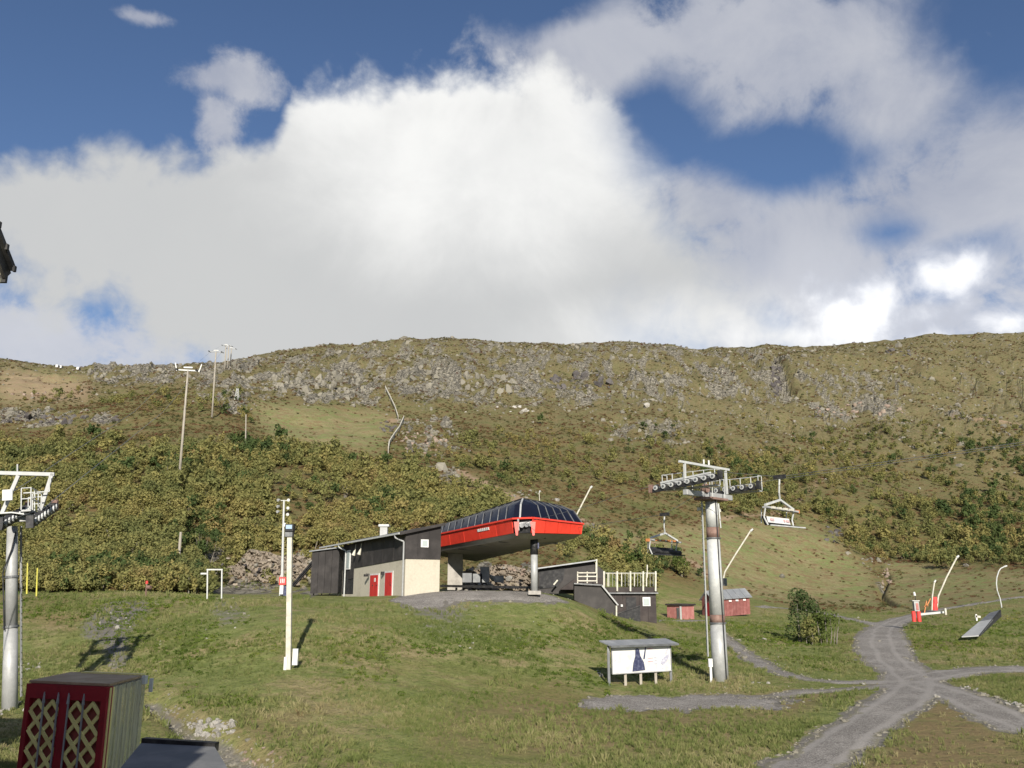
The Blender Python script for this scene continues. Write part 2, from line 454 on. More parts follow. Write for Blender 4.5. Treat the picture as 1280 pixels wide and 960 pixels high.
def wpos(b): return b.n('ShaderNodeNewGeometry').outputs['Position']
def weathered(name, col, col2, scale=1.5, rough=0.6, metal=0.0, lo=0.42, hi=0.68, bstr=0.15, stretch=(1, 1, 1), spec=0.3, rand=0.0):
    """paint, metal, wood or concrete with soft dirt patches and fine grain"""
    m, b = newmat(name)
    v = b.vmath('MULTIPLY', objpos(b), stretch)
    n = b.noise(v, scale, 6, 0.6); n2 = b.noise(v, scale * 9, 4, 0.6)
    c = b.mix(b.smooth(n, lo, hi), col, col2)
    c = b.mix(0.35, c, b.mix(n2, (0.25, 0.25, 0.25), (0.8, 0.8, 0.8)), 'OVERLAY')
    if rand:
        r = b.n('ShaderNodeObjectInfo').outputs['Random']
        hsv = b.n('ShaderNodeHueSaturation'); b.nt.links.new(c, hsv.inputs['Color'])
        b.put(hsv.inputs['Value'], b.math('ADD', b.math('MULTIPLY', r, rand), 1 - rand / 2)); c = hsv.outputs[0]
    return finish(m, b, c, b.math('ADD', b.math('MULTIPLY', n2, 0.25), rough - 0.12), metal, n2, bstr, 0.01, spec)

# ground: everything that grows or lies there, by world position and painted masks
def ground_material():
    m, b = newmat('ground')
    pos = wpos(b)
    def at(nm):
        a = b.n('ShaderNodeAttribute'); a.attribute_name = nm; return a.outputs['Fac']
    scr, rk, ps, gv, low, bk = at('scrub'), at('rock'), at('piste'), at('gravel'), at('low'), at('bank')
    nA = b.noise(pos, 0.035, 5, 0.6); nB = b.noise(pos, 0.16, 5, 0.6, 0.4); nC = b.noise(pos, 0.9, 5, 0.65); nD = b.noise(pos, 5.0, 5, 0.7)
    nF = b.noise(pos, 0.55, 6, 0.75, 0.3); nG = b.noise(pos, 1.7, 5, 0.75)
    nE = b.noise(b.vmath('MULTIPLY', pos, (1, 1.6, 1)), 0.4, 5, 0.7, 0.5)
    # meadow near the camera
    green = b.mix(b.smooth(nC, 0.35, 0.65), (0.120, 0.146, 0.042), (0.182, 0.202, 0.068))
    dry = b.mix(b.smooth(nC, 0.35, 0.65), (0.195, 0.165, 0.078), (0.28, 0.235, 0.12))
    brown = (0.16, 0.10, 0.05)
    mead = b.mix(b.smooth(b.math('ADD', b.math('MULTIPLY', nB, 0.55), b.math('MULTIPLY', nE, 0.45)), 0.47, 0.60), green, dry)
    mead = b.mix(b.smooth(nA, 0.52, 0.68), mead, b.mix(0.6, mead, brown))
    mead = b.mix(b.smooth(nD, 0.34, 0.5, 0.6, 0.0), mead, (0.045, 0.052, 0.018))
    mead = b.mix(b.smooth(nD, 0.56, 0.68, 0.0, 0.5), mead, (0.26, 0.24, 0.13))
    # heath on the hill: heather, crowberry, dwarf birch turning
    h1 = b.ramp(nE, [(0.32, (0.055, 0.066, 0.022)), (0.44, (0.098, 0.105, 0.037)), (0.52, (0.145, 0.135, 0.058)), (0.6, (0.135, 0.098, 0.05)), (0.7, (0.12, 0.122, 0.045))])
    h2 = b.ramp(nB, [(0.35, (0.085, 0.10, 0.028)), (0.5, (0.15, 0.12, 0.055)), (0.6, (0.15, 0.075, 0.035)), (0.72, (0.11, 0.12, 0.04))])
    heath = b.mix(0.5, h1, h2)
    upper = b.ramp(nF, [(0.33, (0.060, 0.062, 0.030)), (0.45, (0.115, 0.105, 0.052)), (0.54, (0.165, 0.145, 0.080)), (0.62, (0.125, 0.085, 0.048)), (0.70, (0.25, 0.225, 0.165))])
    heath = b.mix(b.math('MULTIPLY', at('alt'), 0.7), heath, upper)
    heath = b.mix(b.smooth(nG, 0.36, 0.50, 0.65, 0.0), heath, (0.035, 0.036, 0.018))
    heath = b.mix(b.smooth(nF, 0.60, 0.72, 0.0, 0.55), heath, (0.27, 0.25, 0.17))
    pst = b.mix(b.smooth(nB, 0.38, 0.62), (0.165, 0.19, 0.072), (0.225, 0.195, 0.10))
    pst = b.mix(b.smooth(nE, 0.46, 0.62), pst, (0.19, 0.135, 0.072))
    pst = b.mix(b.smooth(nG, 0.38, 0.52, 0.5, 0.0), pst, (0.075, 0.078, 0.03))
    pst = b.mix(b.smooth(nF, 0.56, 0.68, 0.0, 0.4), pst, (0.28, 0.25, 0.15))
    mead = b.mix(b.math('MULTIPLY', at('brown'), b.smooth(nC, .3, .6, .45, 1.0)), mead, b.mix(nD, (0.135, 0.098, 0.048), (0.225, 0.175, 0.09)))
    c = b.mix(low, heath, mead)
    c = b.mix(ps, c, pst)
    c = b.mix(bk, c, b.mix(nB, (0.22, 0.15, 0.10), (0.33, 0.24, 0.17)))
    vor = b.n('ShaderNodeTexVoronoi', feature='DISTANCE_TO_EDGE'); vor.inputs['Scale'].default_value = 0.55
    b.nt.links.new(b.vmath('ADD', pos, b.vmath('SCALE', b.n('ShaderNodeTexNoise').outputs['Color'], None, 0.6)), vor.inputs['Vector'])
    nH = b.noise(pos, 0.8, 6, 0.8)
    stone = b.mix(b.smooth(nH, 0.36, 0.62), (0.050, 0.046, 0.038), (0.265, 0.245, 0.198))
    stone = b.mix(b.smooth(vor.outputs['Distance'], 0.0, 0.10, 0.8, 0.0), stone, (0.035, 0.033, 0.03))
    rmask = b.smooth(b.math('ADD', rk, b.math('ADD', centred_b(b, nC, 0.9), centred_b(b, nG, 1.3))), 0.48, 0.62)
    c = b.mix(rmask, c, stone)
    gr = b.mix(nC, (0.13, 0.12, 0.105), (0.22, 0.205, 0.18))
    gr = b.mix(b.smooth(nD, 0.35, 0.65), b.mix(0.5, gr, (0.10, 0.095, 0.085)), gr)
    c = b.mix(b.smooth(b.math('ADD', gv, centred_b(b, nC, 0.9)), 0.3, 0.7), c, gr)
    bump = b.math('ADD', b.math('MULTIPLY', nD, 0.35), nC)
    finish(m, b, c, 0.95, 0, bump, 0.9, 0.25, 0.1)
    return m
def centred_b(b, n, amp): return b.math('MULTIPLY', b.math('SUBTRACT', n, 0.5), amp)

def gravel_material(name, tracks):
    m, b = newmat(name)
    pos = wpos(b)
    n1 = b.noise(pos, 0.35, 4, 0.6); n2 = b.noise(pos, 2.2, 5, 0.7); n3 = b.noise(pos, 14, 4, 0.7)
    c = b.mix(b.smooth(n1, 0.35, 0.65), (0.160, 0.147, 0.132), (0.255, 0.237, 0.215))
    c = b.mix(b.smooth(n2, 0.38, 0.62), c, b.mix(0.55, c, (0.11, 0.10, 0.09)))
    c = b.mix(b.smooth(n3, 0.45, 0.65, 0.0, 0.55), c, (0.44, 0.42, 0.39))
    c = b.mix(b.smooth(n3, 0.35, 0.5, 0.6, 0.0), c, (0.07, 0.065, 0.058))
    if tracks:
        a = b.n('ShaderNodeAttribute'); a.attribute_name = 'rut'
        r = b.math('ADD', a.outputs['Fac'], centred_b(b, n2, 0.7))
        c = b.mix(b.smooth(r, 0.4, 1.0, 0, 0.6), c, (0.30, 0.282, 0.26))
        a2 = b.n('ShaderNodeAttribute'); a2.attribute_name = 'edge'
        c = b.mix(b.smooth(b.math('ADD', a2.outputs['Fac'], centred_b(b, n2, 0.8)), 0.5, 0.9, 0, 0.6), c, (0.15, 0.14, 0.08))
    return finish(m, b, c, 0.95, 0, b.math('ADD', n3, n2), 0.6, 0.05, 0.15)

M = {}
M['ground'] = ground_material()
M['gravel'] = gravel_material('gravel_road', True)
M['gravel2'] = gravel_material('gravel_patch', False)

def leaf_material(name, ramp_stops, patch=0.045, rnd=0.32):
    m, b = newmat(name)
    oi = b.n('ShaderNodeObjectInfo')
    n = b.noise(oi.outputs['Location'], patch, 4, 0.6)
    f = b.math('ADD', b.math('MULTIPLY', b.math('SUBTRACT', n, 0.5), 1.5), b.math('ADD', 0.5 - rnd / 2, b.math('MULTIPLY', oi.outputs['Random'], rnd)))
    g = b.noise(wpos(b), 2.5, 2, 0.5)
    f = b.math('ADD', f, centred_b(b, g, 0.22))
    c = b.ramp(f, ramp_stops)
    p = b.n('ShaderNodeBsdfPrincipled'); b.put(p.inputs['Base Color'], c); p.inputs['Roughness'].default_value = 0.8; p.inputs['Specular IOR Level'].default_value = 0.15
    tr = b.n('ShaderNodeBsdfTranslucent'); b.put(tr.inputs['Color'], c)
    mx = b.n('ShaderNodeMixShader'); mx.inputs[0].default_value = 0.38
    b.nt.links.new(p.outputs[0], mx.inputs[1]); b.nt.links.new(tr.outputs[0], mx.inputs[2])
    o = b.n('ShaderNodeOutputMaterial'); b.nt.links.new(mx.outputs[0], o.inputs[0])
    return m
BIRCH = [(0.02, (0.095, 0.115, 0.045)), (0.22, (0.150, 0.165, 0.060)), (0.48, (0.222, 0.218, 0.078)), (0.68, (0.290, 0.255, 0.092)), (0.85, (0.265, 0.198, 0.086)), (1.0, (0.210, 0.130, 0.070))]
M['birch'] = leaf_material('birch_leaves', BIRCH)
M['spruce'] = leaf_material('dark_leaves', [(0.2, (0.055, 0.085, 0.030)), (0.6, (0.085, 0.118, 0.038)), (0.9, (0.12, 0.14, 0.05))])
M['heath'] = leaf_material('heath_leaves', [(0.1, (0.055, 0.064, 0.024)), (0.35, (0.105, 0.105, 0.040)), (0.5, (0.175, 0.145, 0.062)), (0.62, (0.165, 0.095, 0.048)), (0.78, (0.150, 0.062, 0.040)), (0.95, (0.15, 0.14, 0.06))], 0.07, 0.5)
M['willow'] = leaf_material('willow_leaves', [(0.2, (0.07, 0.095, 0.025)), (0.6, (0.11, 0.145, 0.035)), (0.9, (0.17, 0.175, 0.05))])
M['herb'] = leaf_material('herb_leaves', [(0.2, (0.075, 0.12, 0.018)), (0.6, (0.13, 0.18, 0.03)), (0.9, (0.24, 0.24, 0.06))], 0.1, 0.4)
M['grass'] = leaf_material('grass_blades', [(0.15, (0.105, 0.138, 0.038)), (0.45, (0.165, 0.195, 0.062)), (0.62, (0.235, 0.232, 0.095)), (0.80, (0.32, 0.285, 0.15)), (0.97, (0.21, 0.16, 0.08))], 0.09, 0.35)
M['bark'] = weathered('bark', (0.20, 0.18, 0.15), (0.08, 0.065, 0.05), 3)
def stone_mat(name, a, b_, dark=(0.07, 0.065, 0.06), patch=0.5):
    m, b = newmat(name)
    oi = b.n('ShaderNodeObjectInfo')
    v = b.vmath('ADD', wpos(b), (0, 0, 0))
    n = b.noise(v, patch, 5, 0.6); n2 = b.noise(v, patch * 6, 5, 0.7)
    c = b.mix(b.math('ADD', b.math('MULTIPLY', oi.outputs['Random'], 0.6), b.math('MULTIPLY', n, 0.4)), a, b_)
    c = b.mix(b.smooth(n2, 0.28, 0.46, 0.75, 0.0), c, dark)
    c = b.mix(b.smooth(n, 0.55, 0.7, 0.0, 0.45), c, (0.16, 0.15, 0.07))
    return finish(m, b, c, 0.9, 0, n2, 0.8, 0.2, 0.2)
M['stone'] = stone_mat('grey_stone', (0.115, 0.108, 0.086), (0.27, 0.25, 0.205))
M['stone_dark'] = stone_mat('dark_stone', (0.05, 0.044, 0.046), (0.13, 0.12, 0.115))
M['stone_pink'] = stone_mat('pink_stone', (0.19, 0.14, 0.11), (0.34, 0.27, 0.22))
M['stone_pale'] = stone_mat('pale_stone', (0.26, 0.245, 0.215), (0.46, 0.44, 0.40), patch=2)
M['cut'] = stone_mat('cut_rock', (0.17, 0.138, 0.105), (0.40, 0.345, 0.275), patch=1.3)

M['galv'] = weathered('galvanised_steel', (0.31, 0.315, 0.31), (0.37, 0.375, 0.37), 2.2, 0.5, 0.1, spec=0.5)
M['galv_lt'] = weathered('pale_galvanised_steel', (0.42, 0.43, 0.42), (0.50, 0.51, 0.49), 2.4, 0.55, 0.05, spec=0.5)
M['galv_dk'] = weathered('dark_galvanised_steel', (0.13, 0.135, 0.14), (0.21, 0.215, 0.215), 1.4, 0.5, 0.4)
M['rust'] = weathered('rusty_brown_band', (0.17, 0.105, 0.085), (0.25, 0.165, 0.135), 2, 0.75)
M['iron'] = weathered('black_iron', (0.025, 0.025, 0.027), (0.06, 0.058, 0.056), 3, 0.55, 0.3)
M['rubber'] = weathered('black_rubber', (0.02, 0.02, 0.022), (0.045, 0.045, 0.045), 3, 0.7)
M['clad'] = weathered('dark_cladding', (0.030, 0.027, 0.026), (0.050, 0.045, 0.043), 0.8, 0.6, rand=0.25)
M['brownwall'] = weathered('dark_brown_boards', (0.032, 0.025, 0.024), (0.050, 0.041, 0.038), 1, 0.7, rand=0.2)
M['render'] = weathered('beige_concrete', (0.45, 0.415, 0.335), (0.37, 0.335, 0.265), 0.7, 0.85, lo=0.45, hi=0.8)
M['concrete'] = weathered('grey_concrete', (0.36, 0.34, 0.31), (0.25, 0.235, 0.215), 1.2, 0.9)
M['reddoor'] = weathered('red_door_paint', (0.50, 0.035, 0.03), (0.40, 0.03, 0.03), 2, 0.5)
M['white'] = weathered('white_paint', (0.62, 0.62, 0.60), (0.50, 0.50, 0.48), 2, 0.5)
M['cream'] = weathered('cream_paint', (0.52, 0.50, 0.42), (0.38, 0.36, 0.30), 2, 0.6)
M['redpanel'] = weathered('red_lacquer', (0.70, 0.050, 0.028), (0.56, 0.042, 0.026), 0.9, 0.35, spec=0.5, rand=0.3)
M['belly'] = weathered('grey_underside', (0.30, 0.28, 0.25), (0.22, 0.205, 0.185), 0.4, 0.7)
M['roofmetal'] = weathered('grey_sheet_roof', (0.24, 0.25, 0.26), (0.33, 0.34, 0.345), 0.8, 0.5, 0.3)
M['pinkred'] = weathered('faded_red_boards', (0.34, 0.135, 0.12), (0.42, 0.20, 0.175), 1.2, 0.75)
M['falured'] = weathered('falu_red_boards', (0.20, 0.072, 0.065), (0.27, 0.115, 0.105), 1.2, 0.8, rand=0.25)
M['darkred'] = weathered('dark_red_frame', (0.32, 0.018, 0.028), (0.24, 0.016, 0.024), 2, 0.55)
M['redback'] = weathered('brick_red_panel', (0.36, 0.09, 0.07), (0.28, 0.075, 0.06), 2, 0.7)
M['slat'] = weathered('yellow_wood_slat', (0.86, 0.76, 0.30), (0.72, 0.62, 0.24), 3, 0.6, rand=0.2)
M['board'] = weathered('grey_weathered_board', (0.70, 0.66, 0.52), (0.50, 0.49, 0.44), 2.2, 0.75, stretch=(6, 6, 1), rand=0.3)
M['topboard'] = weathered('brown_top', (0.36, 0.26, 0.16), (0.45, 0.34, 0.22), 2, 0.8)
M['yellow'] = weathered('yellow_paint', (0.50, 0.46, 0.07), (0.42, 0.39, 0.08), 3, 0.5)
M['felt'] = weathered('grey_roofing_felt', (0.13, 0.135, 0.14), (0.18, 0.18, 0.18), 1.3, 0.9)
M['pole'] = weathered('grey_wood_pole', (0.33, 0.30, 0.25), (0.22, 0.20, 0.17), 2, 0.8, stretch=(3, 3, 0.4))
M['orange'] = weathered('orange_paint', (0.50, 0.20, 0.07), (0.38, 0.16, 0.07), 3, 0.5)
M['redpad'] = weathered('red_padding', (0.66, 0.06, 0.05), (0.55, 0.05, 0.05), 2, 0.6)
M['bluegrey'] = weathered('blue_print', (0.035, 0.04, 0.085), (0.10, 0.11, 0.17), 7, 0.5)
M['greyprint'] = weathered('grey_print', (0.34, 0.34, 0.42), (0.55, 0.55, 0.6), 9, 0.5)
M['redprint'] = weathered('pink_print', (0.55, 0.25, 0.28), (0.7, 0.45, 0.45), 9, 0.5)
M['cyanprint'] = weathered('seat_sign_print', (0.30, 0.42, 0.42), (0.7, 0.25, 0.25), 30, 0.5, lo=0.4, hi=0.6)
def glass(name, col, rough=0.08):
    m, b = newmat(name)
    n = b.noise(objpos(b), 0.8, 3, 0.5)
    return finish(m, b, b.mix(n, col, tuple(v * 1.6 for v in col)), rough, 0.0, None, spec=0.16)
M['glass'] = glass('tinted_canopy_glass', (0.006, 0.007, 0.014), 0.2)
M['pane'] = glass('window_glass', (0.30, 0.34, 0.33), 0.25)
M['lamp'] = glass('lamp_glass', (0.25, 0.33, 0.42), 0.2)
m_, b_ = newmat('clear_plastic_strip')
pr_ = b_.n('ShaderNodeBsdfPrincipled'); pr_.inputs['Base Color'].default_value = (0.62, 0.60, 0.46, 1); pr_.inputs['Roughness'].default_value = 0.25
tp_ = b_.n('ShaderNodeBsdfTransparent'); mx_ = b_.n('ShaderNodeMixShader')
b_.put(mx_.inputs[0], b_.smooth(b_.noise(b_.vmath('MULTIPLY', objpos(b_), (5, 5, .6)), 2.0, 4, 0.6), 0.3, 0.7, 0.35, 0.8))
b_.nt.links.new(tp_.outputs[0], mx_.inputs[1]); b_.nt.links.new(pr_.outputs[0], mx_.inputs[2])
b_.nt.links.new(mx_.outputs[0], b_.n('ShaderNodeOutputMaterial').inputs[0]); M['plastic'] = m_
M['seat'] = weathered('black_seat', (0.018, 0.018, 0.022), (0.04, 0.04, 0.045), 3, 0.6)

# ------------------------------------------------------------------ terrain meshes
def set_attr(me, name, vals):
    a = me.attributes.new(name, 'FLOAT', 'POINT'); a.data.foreach_set('value', np.ascontiguousarray(vals, dtype=np.float32))
def grid_mesh(name, X, Y, Z, keep=None, attrs=None, mat=None, flatm=None):
    ny, nx = X.shape
    idx = np.arange(ny * nx).reshape(ny, nx)
    q = np.stack([idx[:-1, :-1], idx[:-1, 1:], idx[1:, 1:], idx[1:, :-1]], -1).reshape(-1, 4)
    if keep is not None:
        k = keep.ravel()[q].any(1); q = q[k]
        used = np.unique(q); remap = np.full(ny * nx, -1, np.int64); remap[used] = np.arange(len(used)); q = remap[q]
    else: used = np.arange(ny * nx)
    co = np.stack([X.ravel()[used], Y.ravel()[used], Z.ravel()[used]], -1).astype(np.float32)
    me = bpy.data.meshes.new(name)
    me.vertices.add(len(co)); me.vertices.foreach_set('co', co.ravel())
    me.loops.add(q.size); me.loops.foreach_set('vertex_index', q.ravel().astype(np.int32))
    me.polygons.add(len(q)); me.polygons.foreach_set('loop_start', np.arange(0, q.size, 4, dtype=np.int32))
    me.polygons.foreach_set('use_smooth', np.ones(len(q), bool) if flatm is None else flatm.ravel()[q[:, 0] if keep is None else 0] < 0.4)
    for k_, v in (attrs or {}).items(): set_attr(me, k_, v.ravel()[used])
    me.update(); me.validate()
    if mat: me.materials.append(mat)
    o = bpy.data.objects.new(name, me); COL.objects.link(o)
    return o
gmask = np.clip(sstep(road, -0.9, 0.1) + sstep(path, -0.9, 0.1) + sstep(creek, -0.5, 0) * 0.6 + .95 * region([(128,752),(200,750),(182,772),(162,792),(152,812),(165,832),(195,846),(140,840),(128,806),(92,792),(112,772)], 10, 4) + 0.35 * region([(505,735),(690,735),(720,760),(600,775),(500,765)], 14) + 0.5 * region([(255,748),(310,748),(320,775),(270,790)], 10)
                + 0.8 * region([(575,592),(600,600),(690,636),(740,660),(730,664),(640,628)], 4, 2) * 0.5 + 0.4 * region([(500,758),(560,752),(620,800),(560,810),(510,790)], 16), 0, 1)
attrs = dict(scrub=scrub, rock=rockm, piste=piste * (1 - lowland * 0.5), gravel=gmask, low=lowland, bank=bank, brown=brown, alt=sstep(YG, 240, 420))
iy = int(np.searchsorted(yg, 150))
def sub(a, lo, hi): return a[lo:hi]
g1 = grid_mesh('ground', XG[:iy + 1], YG[:iy + 1], H[:iy + 1], None, {k: v[:iy + 1] for k, v in attrs.items()}, M['ground'])
g1['kind'] = 'structure'
g2 = grid_mesh('hillside', XG[iy:], YG[iy:], H[iy:], None, {k: v[iy:] for k, v in attrs.items()}, M['ground'], rockm[iy:])
g2['kind'] = 'structure'
near = YG < 220
rut = np.zeros(XG.shape)
for l in road_lines:
    dm = np.full(XG.shape, 1e3); wm = l[0][2] > 1.2
    for (x0, y0, w0), (x1, y1, w1) in zip(l[:-1], l[1:]):
        dx, dy = x1 - x0, y1 - y0; L2 = dx * dx + dy * dy + 1e-9
        u = np.clip(((XG - x0) * dx + (YG - y0) * dy) / L2, 0, 1)
        d = np.hypot(XG - x0 - u * dx, YG - y0 - u * dy)
        dm = np.minimum(dm, d)
    dm = dm + (fbm(XG / 4, YG / 4, 2, 44) - .5) * .5
    rut = np.maximum(rut, np.exp(-((dm - 0.85) / 0.33) ** 2)); rut = np.maximum(rut, 0.7 * np.exp(-((dm - 2.3) / 0.4) ** 2))
o = grid_mesh('gravel_road', XG, YG, H + np.clip(road, -0.6, 0.5) * 0.22 + 0.02, (road > -0.45) & near, dict(rut=rut, edge=1 - sstep(road, -0.2, 0.6)), M['gravel'])
o['kind'] = 'structure'
o = grid_mesh('gravel_patch', XG, YG, H + np.clip(path, -0.6, 0.5) * 0.2 + 0.01, (path > -0.45) & near, {}, M['gravel2'])
o['kind'] = 'structure'

# the land goes on beyond the modelled slope: a coarse outer sheet
bm_v, bm_f = [], []
rs = [0, 30, 200, 900, 4000, 12000]
for r in rs:
    for k in range(32):
        a = k / 32 * 2 * math.pi
        x, y = math.sin(a) * r, math.cos(a) * r
        bm_v.append((x, y, -7.4 if r < 900 else -12))
for i in range(len(rs) - 1):
    for k in range(32):
        bm_f.append((i * 32 + k, i * 32 + (k + 1) % 32, (i + 1) * 32 + (k + 1) % 32, (i + 1) * 32 + k)) if i else bm_f.append((0, 32 + k, 32 + (k + 1) % 32))
me = bpy.data.meshes.new('plain'); me.from_pydata(bm_v, [], bm_f); me.materials.append(M['ground'])
set_attr(me, 'low', np.ones(len(bm_v)))
o = bpy.data.objects.new('plain', me); COL.objects.link(o); o['kind'] = 'structure'

# ------------------------------------------------------------------ object helpers
class MB:
    def __init__(self): self.v = []; self.f = []
    def add(self, vs, fs):
        o = len(self.v); self.v += [tuple(v) for v in vs]; self.f += [tuple(i + o for i in f) for f in fs]; return self
    def box(self, a, b):
        x0, y0, z0 = a; x1, y1, z1 = b
        return self.add([(x0,y0,z0),(x1,y0,z0),(x1,y1,z0),(x0,y1,z0),(x0,y0,z1),(x1,y0,z1),(x1,y1,z1),(x0,y1,z1)],
                        [(0,3,2,1),(4,5,6,7),(0,1,5,4),(1,2,6,5),(2,3,7,6),(3,0,4,7)])
    def cbox(self, c, s): return self.box((c[0]-s[0]/2,c[1]-s[1]/2,c[2]-s[2]/2),(c[0]+s[0]/2,c[1]+s[1]/2,c[2]+s[2]/2))
    def beam(self, p, q, w, h, up=(0, 0, 1)):
        p, q = Vector(p), Vector(q); d = (q - p).normalized(); up = Vector(up)
        if abs(d.dot(up)) > 0.98: up = Vector((0, 1, 0))
        s = d.cross(up).normalized(); u = s.cross(d)
        vs = [e + s * (w / 2 * i) + u * (h / 2 * j) for e in (p, q) for i, j in ((-1,-1),(1,-1),(1,1),(-1,1))]
        return self.add(vs, [(0,3,2,1),(4,5,6,7),(0,1,5,4),(1,2,6,5),(2,3,7,6),(3,0,4,7)])
    def tube(self, p, q, r0, r1=None, n=10, cap=True):
        r1 = r0 if r1 is None else r1
        p, q = Vector(p), Vector(q); d = (q - p).normalized()
        up = Vector((0, 0, 1)) if abs(d.z) < 0.95 else Vector((0, 1, 0))
        s = d.cross(up).normalized(); u = s.cross(d)
        vs = [e + (s * math.cos(a) + u * math.sin(a)) * r for e, r in ((p, r0), (q, r1)) for a in [2 * math.pi * k / n for k in range(n)]]
        fs = [(k, (k + 1) % n, n + (k + 1) % n, n + k) for k in range(n)]
        if cap: fs += [tuple(range(n))[::-1], tuple(range(n, 2 * n))]
        return self.add(vs, fs)
    def path(self, pts, r, n=6):
        for a, b in zip(pts[:-1], pts[1:]): self.tube(a, b, r, r, n)
        return self
    def prism(self, poly, ext):
        """poly: 3-D points of one face, ext: extrusion vector"""
        n = len(poly); e = Vector(ext)
        vs = [Vector(p) for p in poly] + [Vector(p) + e for p in poly]
        return self.add(vs, [tuple(range(n))[::-1], tuple(range(n, 2 * n))] + [(k, (k + 1) % n, n + (k + 1) % n, n + k) for k in range(n)])
    def quad(self, *p): return self.add(p, [tuple(range(len(p)))])
    def build(self, name, mat, parent=None, smooth=False, label=None, local=False, bevel=0.0):
        """parent given: vertices are world coordinates unless local=True"""
        me = bpy.data.meshes.new(name)
        off = Vector((0, 0, 0))
        if parent is not None and not local:
            p = parent; M_ = Matrix.Identity(4)
            while p is not None: M_ = p.matrix_basis @ M_; p = p.parent
            inv = M_.inverted(); vs = [tuple(inv @ Vector(v)) for v in self.v]
        else: vs = self.v
        me.from_pydata(vs, [], self.f)
        import bmesh
        bm = bmesh.new(); bm.from_mesh(me); bmesh.ops.recalc_face_normals(bm, faces=bm.faces); bm.to_mesh(me); bm.free()
        me.materials.append(M[mat] if isinstance(mat, str) else mat)
        if smooth:
            for p_ in me.polygons: p_.use_smooth = len(p_.vertices) == 4
        o = bpy.data.objects.new(name, me); COL.objects.link(o)
        if parent is not None: o.parent = parent
        if label: o['label'] = label
        if bevel:
            md = o.modifiers.new('bevel', 'BEVEL'); md.width = bevel; md.segments = 1; md.limit_method = 'ANGLE'
        return o
def tag(o, label=None, cat=None, group=None, kind=None):
    for k, v in (('label', label), ('category', cat), ('group', group), ('kind', kind)):
        if v: o[k] = v
    return o
def thing(name, loc, label, cat, group=None, rz=0.0, rx=0.0, ry=0.0):
    o = bpy.data.objects.new(name, None); COL.objects.link(o); o.empty_display_size = 0.3
    o.location = loc; o.rotation_euler = (rx, ry, rz)
    return tag(o, label, cat, group)
def kids(o): return [c for c in o.children]
def copy_tree(o, parent=None):
    c = o.copy(); COL.objects.link(c); c.parent = parent
    for ch in kids(o): copy_tree(ch, c)
    return c

# ------------------------------------------------------------------ stones
def rock_mesh(name, seed, mat, n=13, flat=0.75, sub=2):
    import bmesh
    rnd = random.Random(seed)
    bm = bmesh.new(); bmesh.ops.create_icosphere(bm, subdivisions=sub, radius=1)
    planes = [(Vector((rnd.gauss(0, 1), rnd.gauss(0, 1), rnd.gauss(0, 0.7))).normalized(), rnd.uniform(0.42, 0.8)) for _ in range(n)]
    for v in bm.verts:
        p = v.co.copy()
        for nn, d in planes:
            k = p.dot(nn)
            if k > d: p -= nn * (k - d)
        p *= 1 + rnd.uniform(-0.09, 0.09)
        v.co = p; v.co.z *= flat
    me = bpy.data.meshes.new(name); bm.to_mesh(me); bm.free()
    me.materials.append(M[mat]); return me
ROCKS = {k: [rock_mesh('boulder', 10 * i + j, k, 13, 0.8, 2) for j in range(5)] for i, k in enumerate(['stone', 'stone_dark', 'stone_pink', 'stone_pale', 'cut'])}
def put_rock(mat, loc, s, rnd, sz=(1, 1, 1), name='boulder'):
    o = bpy.data.objects.new(name, rnd.choice(ROCKS[mat])); COL.objects.link(o)
    o.location = loc; o.scale = (s * sz[0] * rnd.uniform(0.8, 1.3), s * sz[1] * rnd.uniform(0.8, 1.2), s * sz[2] * rnd.uniform(0.7, 1.2))
    o.rotation_euler = (rnd.uniform(-0.4, 0.4), rnd.uniform(-0.4, 0.4), rnd.uniform(0, 6.28))
    return o
